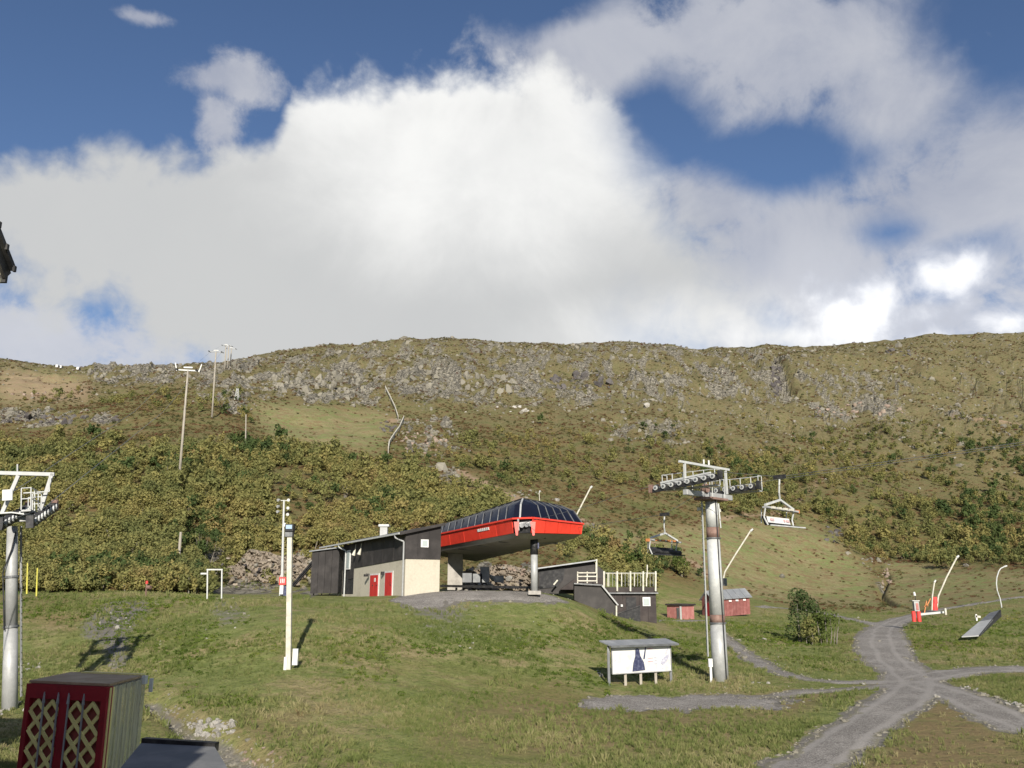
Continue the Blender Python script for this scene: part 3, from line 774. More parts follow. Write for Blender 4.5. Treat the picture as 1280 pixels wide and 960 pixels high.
# clusters: (px, py, half width px, half height px, count, size px, material, label, group)
CL = [
 (400,480,58,14,46,6.5,'stone','tall grey cliff block in the outcrop above the left ski run','cliff blocks above the left ski run'),
 (350,484,22,10,12,6,'stone','grey cliff block at the left end of the outcrop above the ski run','cliff blocks at the left end of the outcrop'),
 (450,504,22,7,14,3.5,'stone','pale broken rock just under the outcrop by the top of the ski run','broken rocks below the outcrop'),
 (575,482,75,13,46,6,'stone','grey cliff block on the upper slope right of the ski run','cliff blocks on the upper middle slope'),
 (500,455,70,10,16,4,'stone','small grey rock high on the round hilltop','rocks on the round hilltop'),
 (625,512,45,5,10,4.5,'stone_pale','flat pale slab below the cliffs in the middle of the hill','pale slabs below the cliffs'),
 (730,478,40,12,30,7,'stone_dark','dark broken crag with overhangs on the upper middle slope','dark crags on the upper slope'),
 (820,488,40,18,26,4.5,'stone','grey crag left of the dark gully','crags left of the dark gully'),
 (905,488,45,18,30,4.5,'stone','grey crag between the dark gully and the upper centre','crags beside the dark gully'),
 (970,475,6,24,34,6.5,'stone_dark','dark rock in the narrow gully running down from the ridge','rocks in the dark gully'),
 (1075,512,55,9,34,4,'stone_pink','flat pinkish grey rock in the broad slab on the right slope','slab rocks on the right slope'),
 (1050,480,40,10,16,4,'stone','small grey crag under the ridge on the right','crags under the right ridge'),
 (1125,440,18,6,12,3.5,'stone_dark','small dark crag just below the ridge on the right','dark crags below the right ridge'),
 (1230,480,50,30,20,3,'stone','small pale rock scattered on the far right upper slope','rocks on the far right slope'),
 (1245,523,38,5,12,3.5,'stone','pale rock in the band at the far right of the hill','rocks in the far right band'),
 (75,525,72,6,40,6,'stone_dark','dark rock in the long broken band on the far left slope','rocks in the long band on the far left slope'),
 (165,468,60,8,26,5,'stone','grey boulder under the left skyline','boulders under the left skyline'),
 (55,492,45,4,10,3.5,'stone_pink','reddish stone in the bare bank at the far left','stones in the bare bank'),
 (530,552,30,16,44,4,'stone_pink','pinkish rubble stone beside the zigzag snow fence','rubble by the zigzag fence'),
 (500,535,25,10,16,3.5,'stone_dark','dark rubble stone just under the zigzag fence bend','dark rubble under the fence bend'),
 (545,600,25,7,26,3.5,'stone','pale grey scree stone above the station roof line','scree above the station'),
 (650,618,25,6,16,3,'stone','grey stone on the slope right above the red canopy','stones above the canopy'),
 (800,535,60,15,26,3.2,'stone','pale stone on the bare middle slope','stones on the bare middle slope'),
 (300,495,30,25,30,4,'stone','grey stone on the shoulder by the tall lift poles','stones by the tall poles'),
 (1040,668,14,12,20,4,'stone_dark','dark stone at the head of the stream on the right slope','stones at the stream head'),
 (1095,702,18,8,16,4,'stone','pale stone in the stream bed on the right','stones in the stream bed'),
 (1108,722,6,14,14,3.5,'stone_pink','reddish boulder in the narrow part of the stream','boulders in the narrow stream'),
 (264,911,28,12,70,5.5,'stone_pale','pale rounded stone in the small creek at the lower left','stones in the small creek'),
 (325,945,26,12,16,4,'stone_pink','brown stone at the creek mouth by the lower edge','stones at the creek mouth'),
 (30,833,26,5,14,3.5,'stone_pale','white stone in the row by the left lift tower','white stones by the left tower'),
 (12,886,26,9,14,5,'stone_pale','pale stone around the foot of the left lift tower','stones at the foot of the left tower'),
 (150,776,30,10,9,4,'stone_pale','pale stone lying on the gravel patch at the left','stones on the left gravel patch'),
 (240,790,60,24,12,2.6,'stone_pale','small white stone in the grass below the white gate frame','white stones in the left grass'),
 (640,792,80,26,14,2.4,'stone_pale','small white stone in the green bank of the station mound','white stones on the mound'),
 (1210,865,30,8,12,3.2,'stone_pale','pale edge stone along the road to the lower right','edge stones of the lower right road'),
 (1262,884,16,7,10,3.6,'stone_pale','pale edge stone where the road leaves the picture','edge stones at the right border'),
 (1136,826,8,8,9,3.5,'stone','grey stone on the inner bend of the gravel road','stones on the road bend'),
 (750,842,8,6,5,4,'stone_pale','white stone left of the billboard','white stones left of the billboard'),
 (955,860,60,8,8,3,'stone_pale','small pale stone beside the track near the tall tower','pale stones near the tall tower'),
 (985,828,40,12,10,2.4,'stone','small grey stone beside the narrow track','stones beside the narrow track'),
]
rr = random.Random(3)
ALLR = []
for (cx, cy, wx, wy, cnt, spx, mat, label, grp) in CL:
    for i in range(cnt):
        px = cx + rr.uniform(-1, 1) * wx; py = cy + rr.uniform(-1, 1) * wy * (1 - 0.4 * abs(px - cx) / wx)
        g = G(px, py)
        k = rr.choice([0.5, 0.65, 0.8, 1.05, 1.4]); s = 0.85 * spx * k * g.y / F
        up = 1.25 if 'cliff' in label or 'crag' in label else 0.9
        ALLR.append((spx * k, mat, g, s, up, label, grp))
ALLR.sort(key=lambda r_: -r_[0])
for (_, mat, g, s, up, label, grp) in ALLR[:200]:
    o = put_rock(mat, (g.x, g.y, g.z + s * 0.02), s, rr, (.85, .85, up * 1.1))
    tag(o, label, 'boulder', grp)
REST = ALLR[200:]

# single noticeable boulders
for (px, py, spx, mat, label) in [
  (978, 722, 5, 'stone', 'single pale boulder on the grassy run right of the tall tower'),
  (743, 664, 9, 'stone', 'grey boulder on the slope just right of the red canopy end'),
  (697, 626, 5, 'stone_pale', 'white streaked rock above the canopy roof'),
  (1128, 698, 6, 'stone_pink', 'brownish boulder on the bank above the stream'),
  (1208, 708, 5, 'stone_pale', 'white boulder at the foot of the right scrub'),
  (956, 800, 4, 'stone_pale', 'white stone in the grass right of the tall tower foot'),
  (1172, 872, 4, 'stone_pale', 'white stone in the fork of the gravel roads'),
  (1079, 856, 3, 'stone_pale', 'small white stone on the edge of the left track'),
  (808, 509, 6, 'stone_pale', 'tall pale block at the foot of the central crags'),
  (640, 478, 5, 'stone_pale', 'pale block in the middle of the cliff band')]:
    g = G(px, py); s = spx * g.y / F
    tag(put_rock(mat, (g.x, g.y, g.z + 0.2 * s), s, rr), label, 'boulder')

# cut rock faces behind the station plateau
def rock_wall(px0, px1, Y, ztop, base_z, seed, label, mat='cut', depth=3.0):
    nx, nz = 110, 34
    x0 = t_of(px0, 730) * Y; x1 = t_of(px1, 730) * Y
    U, V = np.meshgrid(np.linspace(0, 1, nx), np.linspace(0, 1, nz))
    X = x0 + (x1 - x0) * U
    tz = ztop * (0.45 + 0.55 * np.sin(np.pi * np.clip(U, 0.03, 0.97)) ** 0.5) * (0.8 + 0.4 * vnoise(U * 7, U * 0, seed))
    Z = base_z - 0.6 + (tz + 0.6) * V
    dist = (fbm(X / 1.6 + Z * .5, Z / .9 + X * 0.3, 5, seed, 0.75) - 0.5) * 3.6
    dist = np.round(dist * 2.2) / 2.2 * 0.75 + dist * 0.25
    Yv = Y + V * depth - dist + 1.2 * (1 - np.sin(np.pi * U)) 
    o = grid_mesh('rock_face', X, Yv, Z, None, {}, M[mat])
    for p in o.data.polygons: p.use_smooth = False
    return tag(o, label, 'rock face')
rock_wall(262, 400, 119, 5.6, 0.1, 5, 'brown and grey blasted rock face behind the white gate frame')
rock_wall(560, 668, 104, 2.6, 0.9, 9, 'low beige blasted rock bank seen under the red canopy', depth=2.0)
for i in range(60):
    px = rr.uniform(262, 398); py = rr.uniform(698, 744)
    Yb = 117.2 + (744 - py) / 44 * 2.2
    p = P(px, py, Yb); s = rr.choice([2.5, 3, 4, 5]) * Yb / F
    tag(put_rock(rr.choice(['cut', 'cut', 'stone', 'stone_dark']), p, s, rr), 'angular broken block in the blasted rock face left of the station', 'boulder', 'blocks of the rock face left of the station')
for i in range(26):
    px = rr.uniform(575, 668); py = rr.uniform(709, 733)
    Yb = 101.5 + (733 - py) / 24 * 1.5
    p = P(px, py, Yb); s = rr.choice([3, 4, 5.5]) * Yb / F
    tag(put_rock(rr.choice(['cut', 'stone_pink', 'stone_pale']), p, s, rr), 'beige block in the rock bank seen beneath the red canopy', 'boulder', 'blocks beneath the canopy')
# ------------------------------------------------------------------ vegetation
def leaf_cloud(name, seed, n, size, shape, mat, quad=True):
    """crown: many small leaf clumps filling a lumpy volume. shape: list of (cx,cy,cz,rx,ry,rz)"""
    rnd = np.random.default_rng(seed)
    vs, fs = [], []
    for k in range(n):
        cx, cy, cz, rx, ry, rz_ = shape[rnd.integers(len(shape))]
        d = rnd.normal(size=3); d /= np.linalg.norm(d); r = rnd.uniform(0.45, 1.0) ** 0.5
        c = np.array([cx + d[0] * rx * r, cy + d[1] * ry * r, cz + d[2] * rz_ * r])
        nrm = d * 0.8 + rnd.normal(size=3) * 0.6 + np.array([0, 0, 0.4]); nrm /= np.linalg.norm(nrm)
        a = np.cross(nrm, rnd.normal(size=3)); a /= np.linalg.norm(a); b = np.cross(nrm, a)
        s = size * rnd.uniform(0.6, 1.4)
        o = len(vs)
        vs += [c - a * s, c + b * s * 0.7 - nrm * s * 0.2, c + a * s, c - b * s * 0.6]
        fs.append((o, o + 1, o + 2, o + 3))
    me = bpy.data.meshes.new(name); me.from_pydata([tuple(v) for v in vs], [], fs); me.materials.append(M[mat]); return me
def rnd_shape(seed, kind):
    r = random.Random(seed)
    if kind == 'birch':       # crown of several lumps, height about 1 (unit = tree height)
        return [(r.uniform(-.22, .22), r.uniform(-.22, .22), r.uniform(.35, .8), r.uniform(.12, .24), r.uniform(.12, .24), r.uniform(.12, .22)) for _ in range(7)] + [(0, 0, .5, .28, .28, .32)]
    if kind == 'spruce':
        return [(0, 0, .15 + .12 * k, .3 * (1 - k / 7.5), .3 * (1 - k / 7.5), .09) for k in range(7)]
    return [(r.uniform(-.5, .5), r.uniform(-.5, .5), r.uniform(.1, .35), r.uniform(.25, .5), r.uniform(.25, .5), r.uniform(.15, .35)) for _ in range(5)]
def trunk_mesh(name, seed, h=0.6):
    r = random.Random(seed); mb = MB()
    for s in range(r.choice([2, 3, 3, 4])):
        p = Vector((r.uniform(-.03, .03), r.uniform(-.03, .03), -0.08)); lean = Vector((r.uniform(-.2, .2), r.uniform(-.2, .2), 1))
        q = p + lean * h * 0.55; e = q + (lean + Vector((r.uniform(-.3, .3), r.uniform(-.3, .3), 0))) * h * 0.5
        mb.tube(p, q, 0.018, 0.013, 5, False); mb.tube(q, e, 0.013, 0.004, 5, False)
    me = bpy.data.meshes.new(name); me.from_pydata(mb.v, [], mb.f); me.materials.append(M['bark']); return me
CROWN = [leaf_cloud('crown', 100 + i, 420, 0.036, rnd_shape(i, 'birch'), 'birch') for i in range(5)]
TRUNK = [trunk_mesh('trunk', i) for i in range(5)]
CROWN_D = [leaf_cloud('crown', 150 + i, 330, 0.045, rnd_shape(20 + i, 'birch'), 'spruce') for i in range(3)]
CROWN_W = [leaf_cloud('crown', 170 + i, 330, 0.045, rnd_shape(30 + i, 'birch'), 'willow') for i in range(3)]
FAR = [leaf_cloud('far_crown', 200 + i, 150, 0.07, rnd_shape(40 + i, 'birch'), 'birch') for i in range(5)]
FAR_D = [leaf_cloud('far_dark_crown', 230 + i, 110, 0.085, rnd_shape(50 + i, 'birch'), 'spruce') for i in range(3)]
HEATH = [leaf_cloud('heath_bush', 260 + i, 60, 0.13, rnd_shape(60 + i, 'low'), 'heath') for i in range(4)]
HERB = [leaf_cloud('herb', 280 + i, 26, 0.16, rnd_shape(70 + i, 'low'), 'herb') for i in range(3)]
def tuft_mesh(name, seed, n=12):
    r = random.Random(seed); vs, fs = [], []
    for k in range(n):
        a = r.uniform(0, 6.28); x, y = math.cos(a) * r.uniform(0, .35), math.sin(a) * r.uniform(0, .35)
        l = r.uniform(.5, 1); dx, dy = r.uniform(-.45, .45), r.uniform(-.45, .45); w = r.uniform(.03, .07); o = len(vs); b = r.uniform(0, 3.14)
        vs += [(x - w * math.cos(b), y - w * math.sin(b), -0.08), (x + w * math.cos(b), y + w * math.sin(b), -0.08), (x + dx * .5, y + dy * .5, l * .7), (x + dx, y + dy, l)]
        fs += [(o, o + 1, o + 2), (o + 2, o + 1, o + 3)]
    me = bpy.data.meshes.new(name); me.from_pydata(vs, [], fs); me.materials.append(M['grass']); return me
TUFT = [tuft_mesh('tuft', i) for i in range(4)]
STONES = [rock_mesh('stone', 900 + i, 'stone', 6, 0.8, 1) for i in range(4)]

def sources(name, meshes):
    c = bpy.data.collections.new(name)
    for m in meshes:
        o = bpy.data.objects.new(m.name, m); c.objects.link(o)
    return c
def scatter(name, pts, scales, src, label, cat, zs=None, tilt=0.15):
    me = bpy.data.meshes.new(name); me.vertices.add(len(pts)); me.vertices.foreach_set('co', np.asarray(pts, np.float32).ravel())
    r = np.random.default_rng(len(pts))
    sc_ = np.stack([scales * r.uniform(.8, 1.2, len(pts)), scales * r.uniform(.8, 1.2, len(pts)), scales * r.uniform(.75, 1.25, len(pts)) * (1 if zs is None else zs)], -1)
    rot = np.stack([r.uniform(-tilt, tilt, len(pts)), r.uniform(-tilt, tilt, len(pts)), r.uniform(0, 6.28, len(pts))], -1)
    for nm, v in (('sc', sc_), ('rt', rot)):
        a = me.attributes.new(nm, 'FLOAT_VECTOR', 'POINT'); a.data.foreach_set('vector', v.astype(np.float32).ravel())
    o = bpy.data.objects.new(name, me); COL.objects.link(o)
    ng = bpy.data.node_groups.new(name, 'GeometryNodeTree')
    ng.interface.new_socket('Geometry', in_out='INPUT', socket_type='NodeSocketGeometry'); ng.interface.new_socket('Geometry', in_out='OUTPUT', socket_type='NodeSocketGeometry')
    gi, go = ng.nodes.new('NodeGroupInput'), ng.nodes.new('NodeGroupOutput')
    ci = ng.nodes.new('GeometryNodeCollectionInfo'); ci.inputs[0].default_value = sources(name + '_kinds', src)
    ci.inputs['Separate Children'].default_value = True; ci.inputs['Reset Children'].default_value = True
    ip = ng.nodes.new('GeometryNodeInstanceOnPoints'); ip.inputs['Pick Instance'].default_value = True
    def na(nm):
        a = ng.nodes.new('GeometryNodeInputNamedAttribute'); a.data_type = 'FLOAT_VECTOR'; a.inputs['Name'].default_value = nm; return a.outputs[0]
    e = ng.nodes.new('FunctionNodeEulerToRotation'); ng.links.new(na('rt'), e.inputs[0])
    ri = ng.nodes.new('FunctionNodeRandomValue'); ri.data_type = 'INT'; ri.inputs['Min'].default_value = 0; ri.inputs['Max'].default_value = 60
    L = ng.links.new
    L(gi.outputs[0], ip.inputs['Points']); L(ci.outputs[0], ip.inputs['Instance']); L(e.outputs[0], ip.inputs['Rotation']); L(na('sc'), ip.inputs['Scale'])
    L([s for s in ri.outputs if s.type == 'INT'][0], ip.inputs['Instance Index']); L(ip.outputs[0], go.inputs[0])
    md = o.modifiers.new('scatter', 'NODES'); md.node_group = ng
    return tag(o, label, cat, kind='stuff')

def sample(n, dens, ylo, yhi, seed, power=1.0):
    """n candidate points, thinned by the density map; roughly even over what is seen"""
    r = np.random.default_rng(seed)
    i0, i1 = np.searchsorted(yg, ylo), np.searchsorted(yg, yhi) - 1
    # weight by projected area so slopes facing the camera get more
    t = r.uniform(-0.78, 0.78, n); u = r.uniform(0, 1, n)
    fi = i0 + u * (i1 - i0); fj = (t + TMAX) / (2 * TMAX) * (NT - 1)
    i, j = fi.astype(int), fj.astype(int)
    keep = r.uniform(0, 1, n) < dens[i, j]
    fi, fj, i, j = fi[keep], fj[keep], i[keep], j[keep]
    a, b = fj - j, fi - i
    Y = np.exp(math.log(4.0) + fi / (NY - 1) * math.log(250.0)); T = -TMAX + fj / (NT - 1) * 2 * TMAX
    Z = (H[i, j] * (1 - a) + H[i, j + 1] * a) * (1 - b) + (H[i + 1, j] * (1 - a) + H[i + 1, j + 1] * a) * b
    return np.stack([T * Y, Y, Z], -1), i, j
clump = sstep(fbm(XG / 9, YG / 14, 4, 61, 0.65), 0.38, 0.54)
free = sstep(-road, 0.3, 0.9) * sstep(-path, 0.2, 0.7) * sstep(-wet, 0.3, 1.0)
# keep plants out of the station yard and from under the buildings
yard = (PXG > 385) * (PXG < 745) * (YG > 74) * (YG < 116) + (PXG > 265) * (PXG < 745) * (YG > 84) * (YG < 116) + (PXG > 700) * (PXG < 830) * (YG > 90) * (YG < 108) + (PXG > 822) * (PXG < 950) * (YG > 126) * (YG < 160)
free = free * (1 - np.clip(yard, 0, 1))
# how much of the mountain birch scrub there is
right_band = region([(830,590),(960,560),(1100,520),(1400,505),(1400,705),(1180,706),(1060,690),(1010,640),(900,640)], 20)
left_band = region([(-200,560),(150,560),(300,560),(480,580),(600,620),(640,640),(545,655),(400,745),(262,700),(255,745),(-200,745)], 16)
mid_band = region([(700,690),(760,668),(830,690),(880,730),(880,760),(820,745),(740,712)], 8)
upper = region([(-200,480),(300,520),(480,575),(700,620),(860,600),(900,560),(1400,505),(1400,470),(900,520),(500,560),(300,500),(-200,470)], 20) * 0.30
wood = np.clip(np.maximum.reduce([right_band, left_band, mid_band, upper]) , 0, 1) * free * (1 - piste) * (0.12 + 0.88 * clump) * (1 - 0.8 * rockm)
darkp = np.clip(region([(1170,560),(1240,545),(1290,560),(1290,690),(1200,680),(1170,620)], 14) * .4 + region([(225,655),(262,650),(268,700),(230,700)], 6) + region([(290,555),(350,555),(360,580),(300,585)], 8) * .7 + 0.22 * sstep(fbm(XG/20, YG/20, 3, 66), .5, .62), 0, 1)
pts, i, j = sample(40000, wood, 86, 420, 71)
r = np.random.default_rng(5)
ht = r.uniform(0.55, 1.05, len(pts)) * np.where(r.uniform(0, 1, len(pts)) < .14, 1.65, 1.0) * np.interp(pts[:, 1], [90, 130, 250, 420], [1.9, 2.5, 2.9, 2.6])
isd = r.uniform(0, 1, len(pts)) < darkp[i, j]
size_px = ht / pts[:, 1]
order = np.argsort(-size_px)
first = order[:290]; rest = order[290:]
for k in first:
    x, y, z = pts[k]; px_, py_ = pix(x / y, z / y)
    dark = bool(isd[k]); mb_ = py_ > 640 and 690 < px_ < 890
    ro = bpy.data.objects.new('mountain_birch', None); COL.objects.link(ro)
    ro.location = (x, y, z - 0.05); ro.scale = (ht[k] * 1.1, ht[k] * 1.1, ht[k]); ro.rotation_euler = (0, 0, r.uniform(0, 6.28))
    c_ = bpy.data.objects.new('crown', random.choice(CROWN_D if dark else CROWN_W if mb_ else CROWN)); COL.objects.link(c_); c_.parent = ro
    t_ = bpy.data.objects.new('trunk', random.choice(TRUNK)); COL.objects.link(t_); t_.parent = ro
    if dark: tag(ro, 'dark green bushy tree standing in the birch scrub below the hill', 'tree', 'dark green trees in the scrub')
    elif mb_: tag(ro, 'light green willow bush on the slope behind the deck building', 'bush', 'willow bushes behind the deck building')
    elif px_ < 262: tag(ro, 'low mountain birch turning yellow on the slope left of the rock face', 'tree', 'mountain birches on the left slope')
    elif px_ < 700: tag(ro, 'low mountain birch turning yellow on the slope above the station', 'tree', 'mountain birches above the station')
    else: tag(ro, 'low mountain birch turning yellow on the slope right of the station', 'tree', 'mountain birches on the right slope')
rl = rest[~isd[rest]]; rd = rest[isd[rest]]
scatter('birch_scrub', pts[rl] - np.array([0, 0, .05]), ht[rl] * 1.1, FAR, 'olive and yellow mountain birch scrub covering the hillside', 'scrub')
scatter('dark_scrub', pts[rd] - np.array([0, 0, .05]), ht[rd] * 1.1, FAR_D, 'darker green thickets scattered through the scrub on the hillside', 'scrub')

# heath: low bushes everywhere else on the hill
hd = np.clip((1 - lowland) * (0.35 + 0.65 * clump), 0, 1) * free * (1 - 0.75 * rockm) * (1 - 0.93 * piste)
pts, i, j = sample(100000, hd, 90, 600, 72)
scatter('heath_shrubs', pts, r.uniform(0.5, 1.1, len(pts)) * np.interp(pts[:, 1], [90, 250, 600], [0.45, 0.8, 1.5]), HEATH, 'low brown and green heath shrubs on the slopes', 'heath', tilt=.3)
# loose rocks on the hill too many to count
rdn = np.clip(rockm * 0.5 + 0.04 * top, 0, 1) * (1 - lowland) * (1 - piste)
pts, i, j = sample(60000, rdn, 140, 600, 73)
sz = np.exp(r.normal(0, .5, len(pts))) * np.interp(pts[:, 1], [140, 300, 600], [.3, .5, .8])
o = scatter('loose_rocks', pts, np.clip(sz, .2, 4), STONES, 'countless grey rocks strewn over the upper hill', 'rocks', zs=1.1, tilt=.5)
for m_ in ('stone', 'stone_dark', 'stone_pink', 'stone_pale'):
    sel = [q for q in REST if q[1] == m_]
    if sel: scatter('broken_rocks', np.array([tuple(q[2]) for q in sel]), np.array([q[3] for q in sel]), ROCKS[m_], {'stone': 'grey', 'stone_dark': 'dark', 'stone_pink': 'pinkish', 'stone_pale': 'pale'}[m_] + ' broken rocks lying in the outcrops and stream beds', 'rocks', tilt=.4)
# meadow: grass tufts and broad leaved herbs
dryn = fbm(XG / 6, YG / 9, 4, 62)
gd = lowland * free * (1 - .92 * brown) * (0.35 + 0.65 * sstep(fbm(XG / 3, YG / 3, 3, 63), .35, .6))
pts, i, j = sample(190000, gd, 24, 150, 74)
scatter('meadow_grass', pts, r.uniform(.07, .17, len(pts)) * (0.55 + 0.9 * sstep(dryn[i, j], .42, .6)) * np.interp(pts[:, 1], [24, 60, 150], [.8, 1.1, 1.9]), TUFT, 'short dry and green grass tufts on the meadow', 'grass', tilt=.25)
tl = lowland * free * (1 - .95 * brown * (PXG > 1000)) * sstep(fbm(XG / 5, YG / 8, 4, 68, .6), .50, .62)
pts, i, j = sample(26000, tl, 26, 130, 79)
scatter('seeding_grass', pts, r.uniform(.22, .42, len(pts)) * np.interp(pts[:, 1], [26, 60, 130], [.8, 1.0, 1.3]), TUFT, 'taller pale seeding grass in patches on the meadow', 'grass', tilt=.3)
hb = lowland * free * np.clip(region([(380,790),(760,780),(800,800),(760,870),(520,880),(430,850)], 24) * .5 + .6 * region([(820,775),(1060,775),(1040,850),(930,830),(830,840)], 10) + .55 * region([(0,742),(250,745),(350,800),(250,850),(0,800)], 20) + .5 * region([(1120,775),(1300,770),(1300,830),(1150,830)], 10) + .7 * region([(150,850),(320,880),(420,960),(300,960)], 10) + .6 * region([(690,745),(790,775),(860,850),(780,860)], 8), 0, 1) * sstep(fbm(XG / 4, YG / 5, 4, 64, .6), .42, .58)
pts, i, j = sample(90000, hb, 28, 150, 75)
scatter('green_herbs', pts, r.uniform(.16, .34, len(pts)) * np.interp(pts[:, 1], [28, 60, 150], [.8, 1.0, 1.6]), HERB, 'bright green broad leaved herbs on the banks', 'herbs', tilt=.3)
gp = np.clip(sstep(road, -.6, -.1) * sstep(-road, -.3, .2) * .8 + sstep(road, -.2, .2) * .12 + sstep(path, -.3, .2) * .4 + gmask * .25 + sstep(wet, -.8, 0), 0, 1) * (YG < 160)
pts, i, j = sample(60000, gp, 26, 160, 76)
scatter('loose_stones', pts, np.exp(r.normal(0, .4, len(pts))) * .07 * np.interp(pts[:, 1], [26, 60, 150], [.8, 1.1, 1.8]), STONES, 'small loose stones along the gravel', 'stones', tilt=.5)

# the lone birch thicket right of the tall tower
def big_bush(px, py, Y, hpx, wpx, seed, label, mat, n=1500, nm='birch_thicket', leaf=.11):
    b = P(px, py, Y); b.z = hz(b.x, b.y) - .1
    ro = thing(nm, b, label, 'bush')
    h = hpx * Y / F; w = wpx * Y / F; q = random.Random(seed)
    shape = []
    for k in range(12):
        f = q.uniform(.15, .85); ww = w * (.5 if f > .6 else .9)
        shape.append((q.uniform(-.4, .4) * ww, q.uniform(-.3, .3) * ww, f * h, w * q.uniform(.12, .26), w * q.uniform(.12, .26), h * q.uniform(.08, .17)))
    me = leaf_cloud('crown', seed, n, leaf, shape, mat)
    c_ = bpy.data.objects.new('crown', me); COL.objects.link(c_); c_.parent = ro
    mb = MB()
    for k in range(6):
        p = Vector((q.uniform(-.2, .2) * w, q.uniform(-.2, .2) * w, -.2)); e = Vector((p.x * 1.6, p.y * 1.6, h * q.uniform(.6, .9)))
        m_ = (p + e) / 2 + Vector((q.uniform(-.2, .2), 0, 0)); mb.tube(p, m_, .05, .035, 6); mb.tube(m_, e, .035, .012, 6)
    mb.build('trunk', 'bark', ro, local=True)
    return ro
big_bush(1006, 799, 92, 76, 52, 41, 'tall dark green birch thicket right of the tall lift tower', 'spruce', 2600)
big_bush(1034, 804, 90, 42, 62, 42, 'low wide olive bush at the right foot of the tall thicket', 'willow', 1600, 'low_bush')
big_bush(1013, 799, 89, 34, 26, 43, 'small green bush leaning on the front of the tall thicket', 'birch', 800, 'low_bush')
big_bush(254, 704, G(254, 700).y, 46, 50, 44, 'dark green bush above the white gate frame at the left', 'spruce', 1500, 'dark_bush')
big_bush(196, 745, 90, 18, 26, 45, 'orange turning bush by the red hydrant at the left', 'heath', 500, 'autumn_bush')
big_bush(193, 872, 31, 38, 22, 46, 'dark leafy weed clump behind the lattice cabinet', 'willow', 500, 'weed_clump', .05)
# ------------------------------------------------------------------ lift station with red canopy
A = Vector((-9.5, 80, 0)); D = Vector((-.451, .8925, 0)); N = Vector((.8925, .451, 0))
def S(L, Wd, z): return A + D * L + N * Wd + Vector((0, 0, z))
st = thing('lift_station', A, 'black and beige lift station building with sloping roof and red doors on the mound', 'building')
LW = 19.6
zc = lambda L: 3.28 - .026 * L                      # top edge of the beige base
mb = MB(); mb.add([S(0,0,-1.2), S(LW,0,-1.2), S(LW,0,zc(LW)), S(0,0,zc(0)), S(0,3.3,-1.2), S(LW,3.3,-1.2), S(LW,3.3,zc(LW)), S(0,3.3,zc(0))],
   [(0,1,2,3),(4,7,6,5),(0,3,7,4),(1,5,6,2),(3,2,6,7)]); mb.build('base_wall', 'render', st)
LD = 15.4                                            # cladding stops, then a recess
def clad_panel(La, Lb, za, zb, zt0, zt1, off=.06):
    return MB().prism([S(La, -off, za), S(Lb, -off, zb), S(Lb, -off, zt1), S(La, -off, zt0)], N * .055)
for k in range(5):
    La, Lb = k * LD / 5 + .03, (k + 1) * LD / 5 - .03
    clad_panel(La, Lb, zc(La) - .05, zc(Lb) - .05, 5.5, 5.5).build('cladding_panel', 'clad', st)
for k in range(3):
    Wa, Wb = k * 1.12 + .02 - .06, (k + 1) * 1.12 - .02 - .0
    MB().prism([S(-.06, Wa, zc(0) - .05), S(-.06, Wb, zc(0) - .05), S(-.06, Wb, 5.52 + .22 * Wb), S(-.06, Wa, 5.52 + .22 * Wa)], D * .055).build('cladding_panel', 'clad', st)
MB().prism([S(0.0, 0.0, 3.2), S(LW, 0, 2.7), S(LW, 0, 5.4), S(0, 0, 5.4)], N * 3.3).build('upper_wall', 'clad', st)
mb = MB(); mb.prism([S(-.35, -.75, 5.33), S(-.35, 3.55, 6.32), S(-.35, 3.55, 6.5), S(-.35, -.75, 5.5)], D * 27); mb.build('roof', 'iron', st)
mb = MB(); mb.beam(S(-.4, -.82, 5.43), S(26.7, -.82, 5.43), .10, .16); mb.build('gutter_or_shade_strip', 'galv_lt', st)
mb = MB(); mb.beam(S(-.42, -.75, 5.40), S(-.42, 3.6, 6.41), .08, .24); mb.build('fascia_board', 'clad', st)
for L, zb in ((.12, -.6), (18.2, -.2)):
    mb = MB(); mb.path([S(L + .7, -.8, 5.35), S(L + .6, -.75, 5.1), S(L, -.16, 4.75), S(L, -.16, zb)], .075, 8); mb.build('downpipe', 'galv_lt' if L > 5 else 'galv', st)
w = MB(); w.prism([S(-.14, 1.38, 4.28), S(-.14, 2.12, 4.28), S(-.14, 2.12, 4.98), S(-.14, 1.38, 4.98)], D * .06); win = w.build('window', 'white', st)
w = MB(); w.prism([S(-.16, 1.52, 4.40), S(-.16, 1.98, 4.40), S(-.16, 1.98, 4.86), S(-.16, 1.52, 4.86)], D * .03); w.build('pane', 'pane', win)
for (La, Lb, zt, nm) in ((3.35, 5.25, 2.12, 'a'), (7.35, 9.75, 1.98, 'b')):
    fr = MB().prism([S(La - .22, -.05, -.3), S(Lb + .22, -.05, -.3), S(Lb + .22, -.05, zt + .14), S(La - .22, -.05, zt + .14)], N * .06).build('door_frame', 'white', st)
    leaves = 1 if nm == 'a' else 2
    for q in range(leaves):
        l0 = La + (Lb - La) * q / leaves + .02; l1 = La + (Lb - La) * (q + 1) / leaves - .02
        d_ = MB().prism([S(l0, -.09, -.1), S(l1, -.09, -.1), S(l1, -.09, zt), S(l0, -.09, zt)], N * .05).build('door', 'reddoor', st)
        MB().prism([S(l0 + .15, -.13, .95), S(l0 + .3, -.13, .95), S(l0 + .3, -.13, 1.05), S(l0 + .15, -.13, 1.05)], N * .05).build('handle', 'iron', d_)
MB().prism([S(8.0, -.12, 1.35), S(8.35, -.12, 1.35), S(8.35, -.12, 1.7), S(8.0, -.12, 1.7)], N * .03).build('door_notice', 'white', st)
